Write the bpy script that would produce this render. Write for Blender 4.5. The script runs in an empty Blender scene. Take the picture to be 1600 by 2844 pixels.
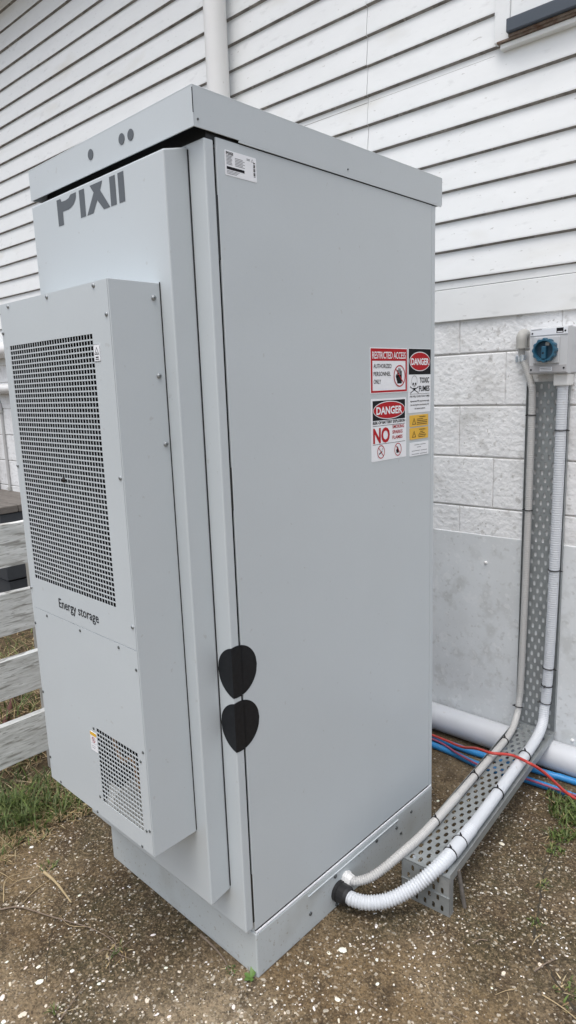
import bpy, bmesh, math, random
from mathutils import Vector, Matrix
random.seed(7)
R = math.radians
scn = bpy.context.scene
COL = scn.collection

# ------------------------------------------------------------------ camera
CAM = Vector((1.0782, -0.9521, 1.4814)); YAW, PITCH, ROLL = 0.7656, -0.1888, -0.0351
cd = bpy.data.cameras.new('camera'); cam = bpy.data.objects.new('camera', cd); COL.objects.link(cam)
cd.sensor_fit = 'VERTICAL'; cd.sensor_height = 36.0; cd.lens = 1837.76/2844*36.0
cd.clip_start = 0.02; cd.clip_end = 500
fw = Vector((-math.sin(YAW)*math.cos(PITCH), math.cos(YAW)*math.cos(PITCH), math.sin(PITCH)))
r0 = Vector((math.cos(YAW), math.sin(YAW), 0)); u0 = r0.cross(fw)
rt = math.cos(ROLL)*r0+math.sin(ROLL)*u0; up = -math.sin(ROLL)*r0+math.cos(ROLL)*u0
m = Matrix((rt, up, -fw)).transposed().to_4x4(); m.translation = CAM
cam.matrix_world = m; scn.camera = cam
# ------------------------------------------------------------------ sky, sun, exposure
SUN_EL, SUN_AZ = 71.0, 165.0          # overcast: broad soft sun; azimuth clockwise from +Y
wd = bpy.data.worlds.new('World'); scn.world = wd; wd.use_nodes = True
nt = wd.node_tree; nt.nodes.clear()
sky = nt.nodes.new('ShaderNodeTexSky'); sky.sky_type = 'NISHITA'; sky.sun_disc = False
sky.sun_elevation = R(SUN_EL); sky.sun_rotation = R(SUN_AZ); sky.air_density = 1.0; sky.dust_density = 4.0; sky.ozone_density = 1.0
hs = nt.nodes.new('ShaderNodeHueSaturation'); hs.inputs['Saturation'].default_value = 0.5
bg = nt.nodes.new('ShaderNodeBackground'); bg.inputs['Strength'].default_value = 0.15
wo = nt.nodes.new('ShaderNodeOutputWorld')
nt.links.new(sky.outputs[0], hs.inputs['Color']); nt.links.new(hs.outputs[0], bg.inputs[0]); nt.links.new(bg.outputs[0], wo.inputs[0])
sd = bpy.data.lights.new('sun', 'SUN'); sd.energy = 0.8; sd.angle = R(50); sd.color = (1.0, 0.97, 0.93)
so = bpy.data.objects.new('sun', sd); COL.objects.link(so)
dv = Vector((math.sin(R(SUN_AZ))*math.cos(R(SUN_EL)), math.cos(R(SUN_AZ))*math.cos(R(SUN_EL)), math.sin(R(SUN_EL))))
so.rotation_euler = dv.to_track_quat('Z', 'Y').to_euler(); so.location = (0, -3, 6)
scn.view_settings.view_transform = 'Standard'; scn.view_settings.look = 'None'
scn.view_settings.exposure = 0.70; scn.view_settings.gamma = 1.0; scn.view_settings.use_curve_mapping = False

# ------------------------------------------------------------------ materials
MATS = {}
def mat(name, col, rough=0.6, metal=0.0, var=0.0, vscale=20.0, vcol=None, stretch=(1, 1, 1), bump=0.0, bscale=200.0, bdist=0.002,
        spots=None, spec=0.5, attr=None, detail=6.0, wave=0.0):
    """procedural paint / plastic / stone: colour, blotches towards vcol, fine relief, optional dark spots (scale, threshold, colour, strength)"""
    M = bpy.data.materials.new(name); M.use_nodes = True; t = M.node_tree; N = t.nodes; L = t.links
    b = N['Principled BSDF']; b.inputs['Roughness'].default_value = rough; b.inputs['Metallic'].default_value = metal
    b.inputs['Specular IOR Level'].default_value = spec
    g = N.new('ShaderNodeNewGeometry'); mp = N.new('ShaderNodeVectorMath'); mp.operation = 'MULTIPLY'
    L.new(g.outputs['Position'], mp.inputs[0]); mp.inputs[1].default_value = stretch
    P = mp.outputs[0]
    if attr:
        a = N.new('ShaderNodeAttribute'); a.attribute_name = attr; cur = a.outputs['Color']
    else:
        c = N.new('ShaderNodeRGB'); c.outputs[0].default_value = (*col, 1); cur = c.outputs[0]
    if var > 0:
        n = N.new('ShaderNodeTexNoise'); n.inputs['Scale'].default_value = vscale; n.inputs['Detail'].default_value = detail
        n.inputs['Roughness'].default_value = 0.62; L.new(P, n.inputs['Vector'])
        rp = N.new('ShaderNodeMapRange'); rp.inputs['From Min'].default_value = 0.38; rp.inputs['From Max'].default_value = 0.68
        rp.inputs['To Max'].default_value = var; L.new(n.outputs['Fac'], rp.inputs['Value'])
        mx = N.new('ShaderNodeMixRGB'); L.new(rp.outputs[0], mx.inputs['Fac']); L.new(cur, mx.inputs[1]); mx.inputs[2].default_value = (*(vcol or [c*0.7 for c in col]), 1)
        cur = mx.outputs[0]
    for sp in (spots or []):
        sc, th, sc_col, st = sp[:4]; wid = sp[4] if len(sp) > 4 else 0.05
        n = N.new('ShaderNodeTexNoise'); n.inputs['Scale'].default_value = sc; n.inputs['Detail'].default_value = 3; L.new(P, n.inputs['Vector'])
        rp = N.new('ShaderNodeMapRange'); rp.inputs['From Min'].default_value = th; rp.inputs['From Max'].default_value = th+wid
        rp.inputs['To Max'].default_value = st; L.new(n.outputs['Fac'], rp.inputs['Value'])
        mx = N.new('ShaderNodeMixRGB'); L.new(rp.outputs[0], mx.inputs['Fac']); L.new(cur, mx.inputs[1]); mx.inputs[2].default_value = (*sc_col, 1)
        cur = mx.outputs[0]
    L.new(cur, b.inputs['Base Color'])
    if bump > 0:
        n = N.new('ShaderNodeTexNoise'); n.inputs['Scale'].default_value = bscale; n.inputs['Detail'].default_value = 5; L.new(P, n.inputs['Vector'])
        bp = N.new('ShaderNodeBump'); bp.inputs['Strength'].default_value = bump; bp.inputs['Distance'].default_value = bdist
        L.new(n.outputs['Fac'], bp.inputs['Height']); L.new(bp.outputs[0], b.inputs['Normal'])
        if wave > 0:
            n2 = N.new('ShaderNodeTexNoise'); n2.inputs['Scale'].default_value = 3.2; n2.inputs['Detail'].default_value = 1; L.new(P, n2.inputs['Vector'])
            b2 = N.new('ShaderNodeBump'); b2.inputs['Strength'].default_value = wave; b2.inputs['Distance'].default_value = 0.012
            L.new(n2.outputs['Fac'], b2.inputs['Height']); L.new(b2.outputs[0], bp.inputs['Normal'])
    MATS[name] = M; return M

mat('cabinet', (0.505, 0.548, 0.570), 0.38, wave=0.35, var=0.14, vscale=240, vcol=(0.42, 0.465, 0.48), bump=0.12, bscale=900, bdist=0.0004,
    spots=[(48, 0.71, (0.32, 0.31, 0.29), 0.3, 0.03), (3.0, 0.5, (0.47, 0.503, 0.517), 0.35, 0.3)])
mat('cabinet_base', (0.48, 0.52, 0.53), 0.48, var=0.2, vscale=18, vcol=(0.43, 0.45, 0.45), bump=0.12, bscale=900, bdist=0.0004,
    spots=[(75, 0.64, (0.24, 0.21, 0.17), 0.6, 0.05), (150, 0.655, (0.27, 0.24, 0.19), 0.65, 0.04), (7, 0.55, (0.36, 0.37, 0.35), 0.5, 0.2)])
mat('dark_inside', (0.008, 0.008, 0.010), 0.8, spec=0.1)
mat('rubber_black', (0.012, 0.012, 0.013), 0.45, var=0.3, vscale=60, vcol=(0.02, 0.02, 0.022))
mat('decal_black', (0.006, 0.007, 0.009), 0.38, spec=0.3, var=0.3, vscale=90, vcol=(0.02, 0.022, 0.026))
mat('logo_grey', (0.12, 0.135, 0.15), 0.75, spec=0.15)
mat('ink_black', (0.015, 0.015, 0.018), 0.75, spec=0.15)
mat('ink_grey', (0.25, 0.26, 0.28), 0.75, spec=0.15)
mat('ink_red', (0.43, 0.014, 0.02), 0.65, spec=0.2, var=0.15, vscale=120, vcol=(0.36, 0.014, 0.024))
mat('sign_white', (0.80, 0.82, 0.85), 0.4, var=0.1, vscale=30, vcol=(0.66, 0.68, 0.70))
mat('sign_yellow', (0.74, 0.43, 0.03), 0.4, var=0.12, vscale=80, vcol=(0.65, 0.36, 0.03))
mat('sign_edge', (0.10, 0.11, 0.12), 0.5)
mat('screw', (0.30, 0.32, 0.33), 0.45, 0.5)
mat('screw_dark', (0.10, 0.11, 0.11), 0.5, 0.4)
mat('fin_metal', (0.62, 0.62, 0.59), 0.45, 0.2)
mat('fan_dark', (0.012, 0.013, 0.015), 0.6, spec=0.2)
mat('copper', (0.35, 0.2, 0.1), 0.5, 0.5)
mat('weatherboard', (0.79, 0.81, 0.81), 0.5, var=0.28, vscale=5.5, vcol=(0.67, 0.69, 0.685), stretch=(1, 1, 2.5), bump=0.15, bscale=160, bdist=0.001,
    spots=[(40, 0.70, (0.33, 0.32, 0.30), 0.5, 0.04), (2.2, 0.60, (0.60, 0.585, 0.52), 0.5, 0.16), (14, 0.62, (0.56, 0.575, 0.575), 0.35, 0.1)])
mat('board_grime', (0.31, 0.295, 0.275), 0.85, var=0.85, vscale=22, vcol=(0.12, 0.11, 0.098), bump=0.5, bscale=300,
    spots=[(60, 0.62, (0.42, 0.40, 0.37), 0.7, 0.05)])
mat('block_paint', (0.80, 0.81, 0.815), 0.6, var=0.35, vscale=10, vcol=(0.66, 0.67, 0.675), bump=0.7, bscale=55, bdist=0.007,
    spots=[(34, 0.62, (0.38, 0.37, 0.35), 0.5, 0.08), (6, 0.54, (0.62, 0.625, 0.62), 0.5, 0.12), (17, 0.60, (0.50, 0.50, 0.485), 0.45, 0.1), (90, 0.665, (0.3, 0.29, 0.27), 0.6, 0.05)])
mat('joint', (0.58, 0.57, 0.55), 0.8, var=0.75, vscale=9, vcol=(0.20, 0.18, 0.16), stretch=(1, 1, 3), bump=0.4, bscale=120)
mat('joint_paint', (0.72, 0.72, 0.71), 0.6, var=0.35, vscale=20, vcol=(0.55, 0.54, 0.52), bump=0.5, bscale=120)
mat('sheet', (0.66, 0.69, 0.705), 0.7, var=0.55, vscale=4.5, vcol=(0.54, 0.56, 0.565), bump=0.12, bscale=200, bdist=0.001,
    spots=[(13, 0.53, (0.47, 0.485, 0.48), 0.6, 0.12), (45, 0.60, (0.42, 0.43, 0.42), 0.45, 0.08), (26, 0.60, (0.74, 0.76, 0.77), 0.5, 0.06), (70, 0.62, (0.72, 0.735, 0.74), 0.4, 0.05), (140, 0.74, (0.3, 0.3, 0.29), 0.5, 0.04)])
mat('pvc_white', (0.74, 0.745, 0.735), 0.35, var=0.2, vscale=12, vcol=(0.66, 0.66, 0.64), spots=[(45, 0.69, (0.45, 0.44, 0.40), 0.45, 0.06)])
mat('pvc_ground', (0.56, 0.585, 0.62), 0.4, var=0.3, vscale=9, vcol=(0.47, 0.485, 0.50), spots=[(35, 0.66, (0.40, 0.37, 0.32), 0.4, 0.09)])
mat('conduit_grey', (0.47, 0.47, 0.46), 0.45, var=0.2, vscale=30, vcol=(0.40, 0.40, 0.385), spots=[(60, 0.68, (0.3, 0.28, 0.25), 0.5, 0.05)])
mat('conduit_white', (0.56, 0.59, 0.625), 0.42, var=0.15, vscale=30, vcol=(0.49, 0.51, 0.54), spots=[(50, 0.70, (0.35, 0.33, 0.30), 0.5, 0.05)])
mat('fitting_grey', (0.40, 0.40, 0.375), 0.55, var=0.3, vscale=40, vcol=(0.32, 0.31, 0.29))
mat('grout', (0.52, 0.50, 0.45), 0.85, var=0.6, vscale=60, vcol=(0.36, 0.34, 0.29), bump=0.6, bscale=150)
mat('galv', (0.35, 0.375, 0.38), 0.45, 0.5, var=0.5, vscale=38, vcol=(0.22, 0.24, 0.245), spots=[(25, 0.58, (0.40, 0.42, 0.43), 0.6, 0.1)])
mat('zinc_bright', (0.72, 0.76, 0.80), 0.25, 0.9)
mat('switch_white', (0.70, 0.73, 0.77), 0.38)
mat('switch_grey', (0.52, 0.535, 0.55), 0.42)
mat('switch_band', (0.40, 0.40, 0.41), 0.45)
mat('knob_blue', (0.016, 0.085, 0.145), 0.45, var=0.4, vscale=40, vcol=(0.03, 0.13, 0.20))
mat('knob_deep', (0.012, 0.05, 0.085), 0.5)
mat('blue_poly', (0.03, 0.225, 0.52), 0.38, var=0.25, vscale=25, vcol=(0.05, 0.25, 0.5), spots=[(30, 0.62, (0.2, 0.2, 0.18), 0.4, 0.1)])
mat('red_cable', (0.47, 0.045, 0.035), 0.42, var=0.3, vscale=40, vcol=(0.38, 0.06, 0.05))
mat('purple_cable', (0.30, 0.07, 0.13), 0.45)
mat('sill_blue', (0.055, 0.07, 0.09), 0.5, var=0.2, vscale=20, vcol=(0.075, 0.09, 0.11))
mat('sill_shadow', (0.12, 0.07, 0.045), 0.8, var=0.7, vscale=30, vcol=(0.30, 0.27, 0.23))  # brownish shadow below the sill, put into a colour
mat('glass_dark', (0.05, 0.06, 0.07), 0.05)
mat('soffit_paint', (0.66, 0.66, 0.62), 0.6, var=0.5, vscale=10, vcol=(0.5, 0.49, 0.44))
mat('fence_wood', (0.74, 0.755, 0.74), 0.7, var=0.9, vscale=22, vcol=(0.46, 0.465, 0.44), stretch=(1, 0.35, 3.0), bump=0.5, bscale=60, bdist=0.003,
    spots=[(26, 0.56, (0.22, 0.21, 0.185), 0.7, 0.07), (70, 0.62, (0.15, 0.14, 0.12), 0.6, 0.05), (8, 0.56, (0.72, 0.735, 0.72), 0.7, 0.14)])
mat('post_wood', (0.42, 0.41, 0.38), 0.8, var=0.8, vscale=20, vcol=(0.2, 0.19, 0.16), stretch=(3, 3, 0.4), bump=0.5, bscale=60)
mat('charcoal', (0.030, 0.035, 0.042), 0.6, var=0.4, vscale=12, vcol=(0.05, 0.055, 0.06))
mat('grey_timber', (0.16, 0.145, 0.13), 0.85, var=0.8, vscale=18, vcol=(0.09, 0.08, 0.07), stretch=(1, 1, 4), bump=0.5, bscale=60)
mat('rust', (0.095, 0.035, 0.025), 0.8, var=0.6, vscale=60, vcol=(0.05, 0.02, 0.02), bump=0.5, bscale=300)
mat('brick_red', (0.21, 0.075, 0.04), 0.85, var=0.6, vscale=40, vcol=(0.12, 0.05, 0.03), bump=0.5, bscale=120)
mat('shell_white', (0.68, 0.65, 0.60), 0.5, attr='tint', var=0.15, vscale=250, vcol=(0.45, 0.40, 0.33))
mat('pebble', (0.2, 0.16, 0.1), 0.75, attr='tint', var=0.3, vscale=300, vcol=(0.12, 0.09, 0.06))
mat('blade', (0.1, 0.15, 0.04), 0.6, attr='tint')
mat('leaf', (0.12, 0.21, 0.05), 0.5, var=0.4, vscale=120, vcol=(0.07, 0.14, 0.03))
mat('straw', (0.42, 0.33, 0.19), 0.7, var=0.5, vscale=60, vcol=(0.24, 0.17, 0.09))
mat('twig', (0.22, 0.17, 0.13), 0.8, var=0.6, vscale=90, vcol=(0.12, 0.085, 0.06))
mat('crack_soil', (0.035, 0.027, 0.02), 0.95, var=0.6, vscale=60, vcol=(0.06, 0.055, 0.03), bump=0.6, bscale=200)

def ground_material():
    M = bpy.data.materials.new('ground'); M.use_nodes = True; t = M.node_tree; N = t.nodes; L = t.links
    b = N['Principled BSDF']; b.inputs['Roughness'].default_value = 0.85; b.inputs['Specular IOR Level'].default_value = 0.3
    g = N.new('ShaderNodeNewGeometry'); P = g.outputs['Position']
    def noise(s, d=5, r=0.6, vec=P):
        n = N.new('ShaderNodeTexNoise'); n.inputs['Scale'].default_value = s; n.inputs['Detail'].default_value = d; n.inputs['Roughness'].default_value = r
        L.new(vec, n.inputs['Vector']); return n.outputs['Fac']
    def mr(v, a, c, lo=0.0, hi=1.0):
        r = N.new('ShaderNodeMapRange'); L.new(v, r.inputs['Value'])
        for k, x in (('From Min', a), ('From Max', c), ('To Min', lo), ('To Max', hi)): r.inputs[k].default_value = x
        return r.outputs[0]
    def mix(f, a, c):
        x = N.new('ShaderNodeMixRGB'); L.new(f, x.inputs['Fac'])
        for s, i in ((a, 1), (c, 2)):
            if isinstance(s, tuple): x.inputs[i].default_value = (*s, 1)
            else: L.new(s, x.inputs[i])
        return x.outputs[0]
    # cement paste, warm and grey areas, then algae and dirt films with contact shade painted in
    base = mix(mr(noise(2.6), 0.36, 0.62), (0.125, 0.082, 0.040), (0.245, 0.175, 0.094))
    base = mix(mr(noise(1.5, 4), 0.45, 0.62), base, (0.31, 0.25, 0.17))
    base = mix(mr(noise(8.5, 7), 0.48, 0.62, 0, 0.75), base, (0.055, 0.038, 0.021))
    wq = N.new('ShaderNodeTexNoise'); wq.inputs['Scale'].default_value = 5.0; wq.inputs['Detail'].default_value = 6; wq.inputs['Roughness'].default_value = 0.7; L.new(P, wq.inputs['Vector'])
    film_shade = None
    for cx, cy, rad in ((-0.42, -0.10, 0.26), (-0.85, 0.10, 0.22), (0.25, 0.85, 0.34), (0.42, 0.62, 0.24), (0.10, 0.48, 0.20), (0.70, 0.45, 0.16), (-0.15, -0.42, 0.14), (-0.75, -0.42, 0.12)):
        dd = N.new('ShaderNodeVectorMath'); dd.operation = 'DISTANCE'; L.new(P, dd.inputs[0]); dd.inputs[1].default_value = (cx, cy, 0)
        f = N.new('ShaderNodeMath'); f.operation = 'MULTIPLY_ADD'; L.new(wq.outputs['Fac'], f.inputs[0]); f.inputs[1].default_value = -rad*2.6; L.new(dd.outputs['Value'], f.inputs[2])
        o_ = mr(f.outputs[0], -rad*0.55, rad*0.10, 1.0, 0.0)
        if film_shade is None: film_shade = o_
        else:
            x_ = N.new('ShaderNodeMath'); x_.operation = 'MAXIMUM'; L.new(film_shade, x_.inputs[0]); L.new(o_, x_.inputs[1]); film_shade = x_.outputs[0]
    sc_ = N.new('ShaderNodeMath'); sc_.operation = 'MULTIPLY'; L.new(film_shade, sc_.inputs[0]); sc_.inputs[1].default_value = 0.85
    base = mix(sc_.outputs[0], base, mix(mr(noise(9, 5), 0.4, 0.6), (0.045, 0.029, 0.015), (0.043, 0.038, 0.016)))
    fl = N.new('ShaderNodeMath'); fl.operation = 'MULTIPLY'; L.new(mr(noise(150, 3, 0.6), 0.60, 0.66), fl.inputs[0]); L.new(mr(noise(5.5, 4), 0.46, 0.60), fl.inputs[1])
    base = mix(fl.outputs[0], base, (0.46, 0.42, 0.34))
    # aggregate
    for sc, amt in ((240, 0.55), (150, 0.4)):
        v = N.new('ShaderNodeTexVoronoi'); v.inputs['Scale'].default_value = sc; L.new(P, v.inputs['Vector'])
        sep = N.new('ShaderNodeSeparateColor'); L.new(v.outputs['Color'], sep.inputs[0])
        base = mix(mr(sep.outputs[0], 0.62, 0.98, 0, amt), base, (0.29, 0.22, 0.135))
        base = mix(mr(sep.outputs[1], 0.50, 0.95, 0, amt), base, (0.030, 0.021, 0.013))
        base = mix(mr(sep.outputs[2], 0.965, 0.98, 0, 0.6), base, (0.60, 0.55, 0.46))
    # soil beside the slab (left of the concrete edge) and towards the house wall
    sx = N.new('ShaderNodeSeparateXYZ'); L.new(P, sx.inputs[0])
    wob = mr(noise(7, 4), 0.3, 0.7, -0.12, 0.12)
    ad = N.new('ShaderNodeMath'); ad.operation = 'ADD'; L.new(sx.outputs[0], ad.inputs[0]); L.new(wob, ad.inputs[1])
    soilc = mix(mr(noise(30, 6), 0.35, 0.65), (0.038, 0.026, 0.014), (0.11, 0.078, 0.04))
    base = mix(mr(ad.outputs[0], -1.06, -0.96, 1.0, 0.0), base, soilc)
    wob2 = mr(noise(6, 4), 0.3, 0.7, -0.1, 0.1)
    ad2 = N.new('ShaderNodeMath'); ad2.operation = 'ADD'; L.new(sx.outputs[1], ad2.inputs[0]); L.new(wob2, ad2.inputs[1])
    base = mix(mr(ad2.outputs[0], 1.05, 1.3, 0.0, 0.7), base, soilc)
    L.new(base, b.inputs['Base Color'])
    v = N.new('ShaderNodeTexVoronoi'); v.inputs['Scale'].default_value = 130; L.new(P, v.inputs['Vector'])
    h = N.new('ShaderNodeMath'); h.operation = 'MULTIPLY_ADD'; L.new(v.outputs['Distance'], h.inputs[0]); h.inputs[1].default_value = -0.7
    L.new(noise(60, 7, 0.7), h.inputs[2])
    bp = N.new('ShaderNodeBump'); bp.inputs['Strength'].default_value = 0.9; bp.inputs['Distance'].default_value = 0.006
    L.new(h.outputs[0], bp.inputs['Height']); L.new(bp.outputs[0], b.inputs['Normal'])
    MATS['ground'] = M
ground_material()

# ------------------------------------------------------------------ mesh helpers
TH = math.atan(0.04)
WALL = Matrix.Translation((-0.35, 1.45, 0)) @ Matrix.Rotation(TH, 4, 'Z')   # wall frame: x along wall, -y out of the wall
def wp(a, n, z): return WALL @ Vector((a, -n, z))

class MB:
    def __init__(s, xf=None): s.v = []; s.f = []; s.mi = []; s.xf = xf; s.m = 0; s.sm = []; s.cols = None
    def add(s, vs, fs, smooth=False):
        o = len(s.v)
        s.v += [tuple((s.xf @ Vector(p)) if s.xf else p) for p in vs]
        s.f += [tuple(i+o for i in f) for f in fs]; s.mi += [s.m]*len(fs); s.sm += [smooth]*len(fs); return s
    def box(s, x0, x1, y0, y1, z0, z1):
        return s.add([(x0,y0,z0),(x1,y0,z0),(x1,y1,z0),(x0,y1,z0),(x0,y0,z1),(x1,y0,z1),(x1,y1,z1),(x0,y1,z1)],
                     [(0,3,2,1),(4,5,6,7),(0,1,5,4),(1,2,6,5),(2,3,7,6),(3,0,4,7)])
    def bbox(s, x0, x1, y0, y1, z0, z1, b=0.003, seg=2):
        bm = bmesh.new()
        r = bmesh.ops.create_cube(bm, size=1)
        for v in bm.verts: v.co = Vector(((x0+x1)/2+v.co.x*(x1-x0), (y0+y1)/2+v.co.y*(y1-y0), (z0+z1)/2+v.co.z*(z1-z0)))
        bmesh.ops.bevel(bm, geom=bm.edges[:], offset=b, segments=seg, affect='EDGES', profile=0.5)
        bm.verts.index_update()
        s.add([v.co[:] for v in bm.verts], [tuple(v.index for v in f.verts) for f in bm.faces]); bm.free(); return s
    def prism(s, pts, d):                      # closed polygon (list of 3d points), extruded by vector d
        n = len(pts); d = Vector(d)
        vs = [tuple(p) for p in pts]+[tuple(Vector(p)+d) for p in pts]
        return s.add(vs, [tuple(range(n))[::-1], tuple(range(n, 2*n))]+[(i, (i+1) % n, n+(i+1) % n, n+i) for i in range(n)])
    def poly(s, pts): return s.add([tuple(p) for p in pts], [tuple(range(len(pts)))])
    def tube(s, path, rad, seg=14, cap=True, smooth=True):
        path = [Vector(p) for p in path]; n = len(path); rr = rad if callable(rad) else (lambda i: rad)
        T = [(path[min(i+1, n-1)]-path[max(i-1, 0)]).normalized() for i in range(n)]
        ref = Vector((0, 0, 1)) if abs(T[0].z) < 0.9 else Vector((1, 0, 0))
        u = T[0].cross(ref).normalized(); vs = []; fs = []
        for i in range(n):
            u = (u-T[i]*u.dot(T[i])).normalized(); w = T[i].cross(u)
            for k in range(seg):
                a = 2*math.pi*k/seg; vs.append(tuple(path[i]+(u*math.cos(a)+w*math.sin(a))*rr(i)))
        for i in range(n-1):
            for k in range(seg):
                a, b = i*seg+k, i*seg+(k+1) % seg; fs.append((a, b, b+seg, a+seg))
        s.add(vs, fs, smooth)
        if cap:
            s.add(vs[:seg], [tuple(range(seg))[::-1]]); s.add(vs[-seg:], [tuple(range(seg))])
        return s
    def cyl(s, p0, p1, r, seg=20, r1=None):
        r1 = r if r1 is None else r1
        return s.tube([p0, p1], lambda i: (r, r1)[i], seg)
    def mesh(s, name, mats):
        me = bpy.data.meshes.new(name); me.from_pydata(s.v, [], s.f)
        for mm in mats: me.materials.append(MATS[mm])
        me.polygons.foreach_set('material_index', s.mi); me.polygons.foreach_set('use_smooth', s.sm)
        if s.cols is not None:
            ca = me.color_attributes.new('tint', 'FLOAT_COLOR', 'POINT'); ca.data.foreach_set('color', [c for q in s.cols for c in (*q, 1)])
        me.update(); return me
    def build(s, name, mats, parent=None, loc=None):
        """link as one mesh object; vertices are given in world space"""
        if isinstance(mats, str): mats = [mats]
        if parent is not None: inv = parent['_w'].inverted() if False else WORLD[parent.name].inverted()
        else:
            xs = [p[0] for p in s.v]; ys = [p[1] for p in s.v]; zs = [p[2] for p in s.v]
            base = Vector(loc) if loc else Vector(((min(xs)+max(xs))/2, (min(ys)+max(ys))/2, min(zs)))
            inv = Matrix.Translation(-base)
        s.v = [tuple(inv @ Vector(p)) for p in s.v]
        o = bpy.data.objects.new(name, s.mesh(name, mats)); COL.objects.link(o)
        if parent is not None: o.parent = parent; WORLD[o.name] = WORLD[parent.name].copy()
        else: o.location = base; WORLD[o.name] = Matrix.Translation(base)
        return o
WORLD = {}
def thing(name, label, cat, mw, group=None):
    o = bpy.data.objects.new(name, None); COL.objects.link(o); o.empty_display_size = 0.05
    if not isinstance(mw, Matrix): mw = Matrix.Translation(mw)
    o.matrix_world = mw; WORLD[o.name] = mw.copy(); tag(o, label, cat, group); return o
def tag(o, label=None, cat=None, group=None, kind=None):
    if label: o['label'] = label
    if cat: o['category'] = cat
    if group: o['group'] = group
    if kind: o['kind'] = kind
    return o
def inst(name, me, parent, local):             # a copy of a shared mesh placed in the parent's own frame
    o = bpy.data.objects.new(name, me); COL.objects.link(o); o.parent = parent; o.matrix_local = local
    WORLD[o.name] = WORLD[parent.name] @ local; return o
def smooth_path(pts, step):
    P = [Vector(p) for p in pts]; P = [P[0]*2-P[1]]+P+[P[-1]*2-P[-2]]; out = []
    for i in range(1, len(P)-2):
        a, b, c, d = P[i-1:i+3]; n = max(1, int((c-b).length/step))
        for k in range(n):
            t = k/n
            out.append(0.5*((2*b)+(c-a)*t+(2*a-5*b+4*c-d)*t*t+(3*b-a-3*c+d)*t**3))
    return out+[P[-2]]

# frames for flat print: local x reads to the right, local y up, z out of the surface
def frame(o, ex, ey):
    ex = Vector(ex); ey = Vector(ey); return Matrix((ex, ey, ex.cross(ey))).transposed().to_4x4() if False else Matrix.Translation(o) @ Matrix((ex, ey, ex.cross(ey))).transposed().to_4x4()
def text(s, F, x, y, h, matname, parent, w=None, align='l', bold=0.0, lift=0.0006, name='lettering'):
    cu = bpy.data.curves.new('t', 'FONT'); cu.body = s; cu.size = 1; cu.offset = bold; cu.resolution_u = 3
    ob = bpy.data.objects.new('t', cu); COL.objects.link(ob)
    bpy.context.view_layer.update()
    me = bpy.data.meshes.new_from_object(ob.evaluated_get(bpy.context.evaluated_depsgraph_get()))
    bpy.data.objects.remove(ob); bpy.data.curves.remove(cu)
    xs = [v.co.x for v in me.vertices]; x0, x1 = min(xs), max(xs)
    sy = h/0.72; sx = sy if w is None else w/(x1-x0); W = (x1-x0)*sx
    ox = x-(x0*sx)-(W/2 if align == 'c' else 0)
    M = WORLD[parent.name].inverted() @ F
    for v in me.vertices: v.co = M @ Vector((v.co.x*sx+ox, v.co.y*sy+y, lift))
    me.materials.clear(); me.materials.append(MATS[matname])
    o = bpy.data.objects.new(name, me); COL.objects.link(o); o.parent = parent; WORLD[o.name] = WORLD[parent.name].copy(); return o
def shape(polys, F, matname, parent, lift=0.0004, name='print'):
    b = MB(F)
    for p in polys: b.poly([(x, y, lift) for x, y in p])
    return b.build(name, matname, parent)
def ell(cx, cy, rx, ry, n=40, a0=0, a1=2*math.pi):
    return [(cx+rx*math.cos(a0+(a1-a0)*i/n), cy+ry*math.sin(a0+(a1-a0)*i/n)) for i in range(n)]
def ring(cx, cy, rx, ry, t, n=36):
    o = ell(cx, cy, rx, ry, n); i = ell(cx, cy, rx-t, ry-t, n)
    return [[o[k], o[(k+1) % n], i[(k+1) % n], i[k]] for k in range(n)]
def rect(x0, y0, x1, y1): return [(x0, y0), (x1, y0), (x1, y1), (x0, y1)]
def bar(x0, y0, x1, y1, t):
    d = Vector((x1-x0, y1-y0)).normalized(); p = Vector((-d.y, d.x))*t/2
    return [(x0-p.x, y0-p.y), (x1-p.x, y1-p.y), (x1+p.x, y1+p.y), (x0+p.x, y0+p.y)]
def rrect(x0, y0, x1, y1, r, n=4):
    out = []
    for cx, cy, a in ((x1-r, y0+r, -90), (x1-r, y1-r, 0), (x0+r, y1-r, 90), (x0+r, y0+r, 180)):
        out += [(cx+r*math.cos(R(a+90*i/n)), cy+r*math.sin(R(a+90*i/n))) for i in range(n+1)]
    return out

# ================================================================== SETTING: ground
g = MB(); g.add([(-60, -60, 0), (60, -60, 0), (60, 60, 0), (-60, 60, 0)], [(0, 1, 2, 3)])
ground = g.build('ground', 'ground', loc=(0, 0, 0)); tag(ground, 'worn exposed aggregate concrete with white shell chips and mossy soil', 'ground', kind='structure')

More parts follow.
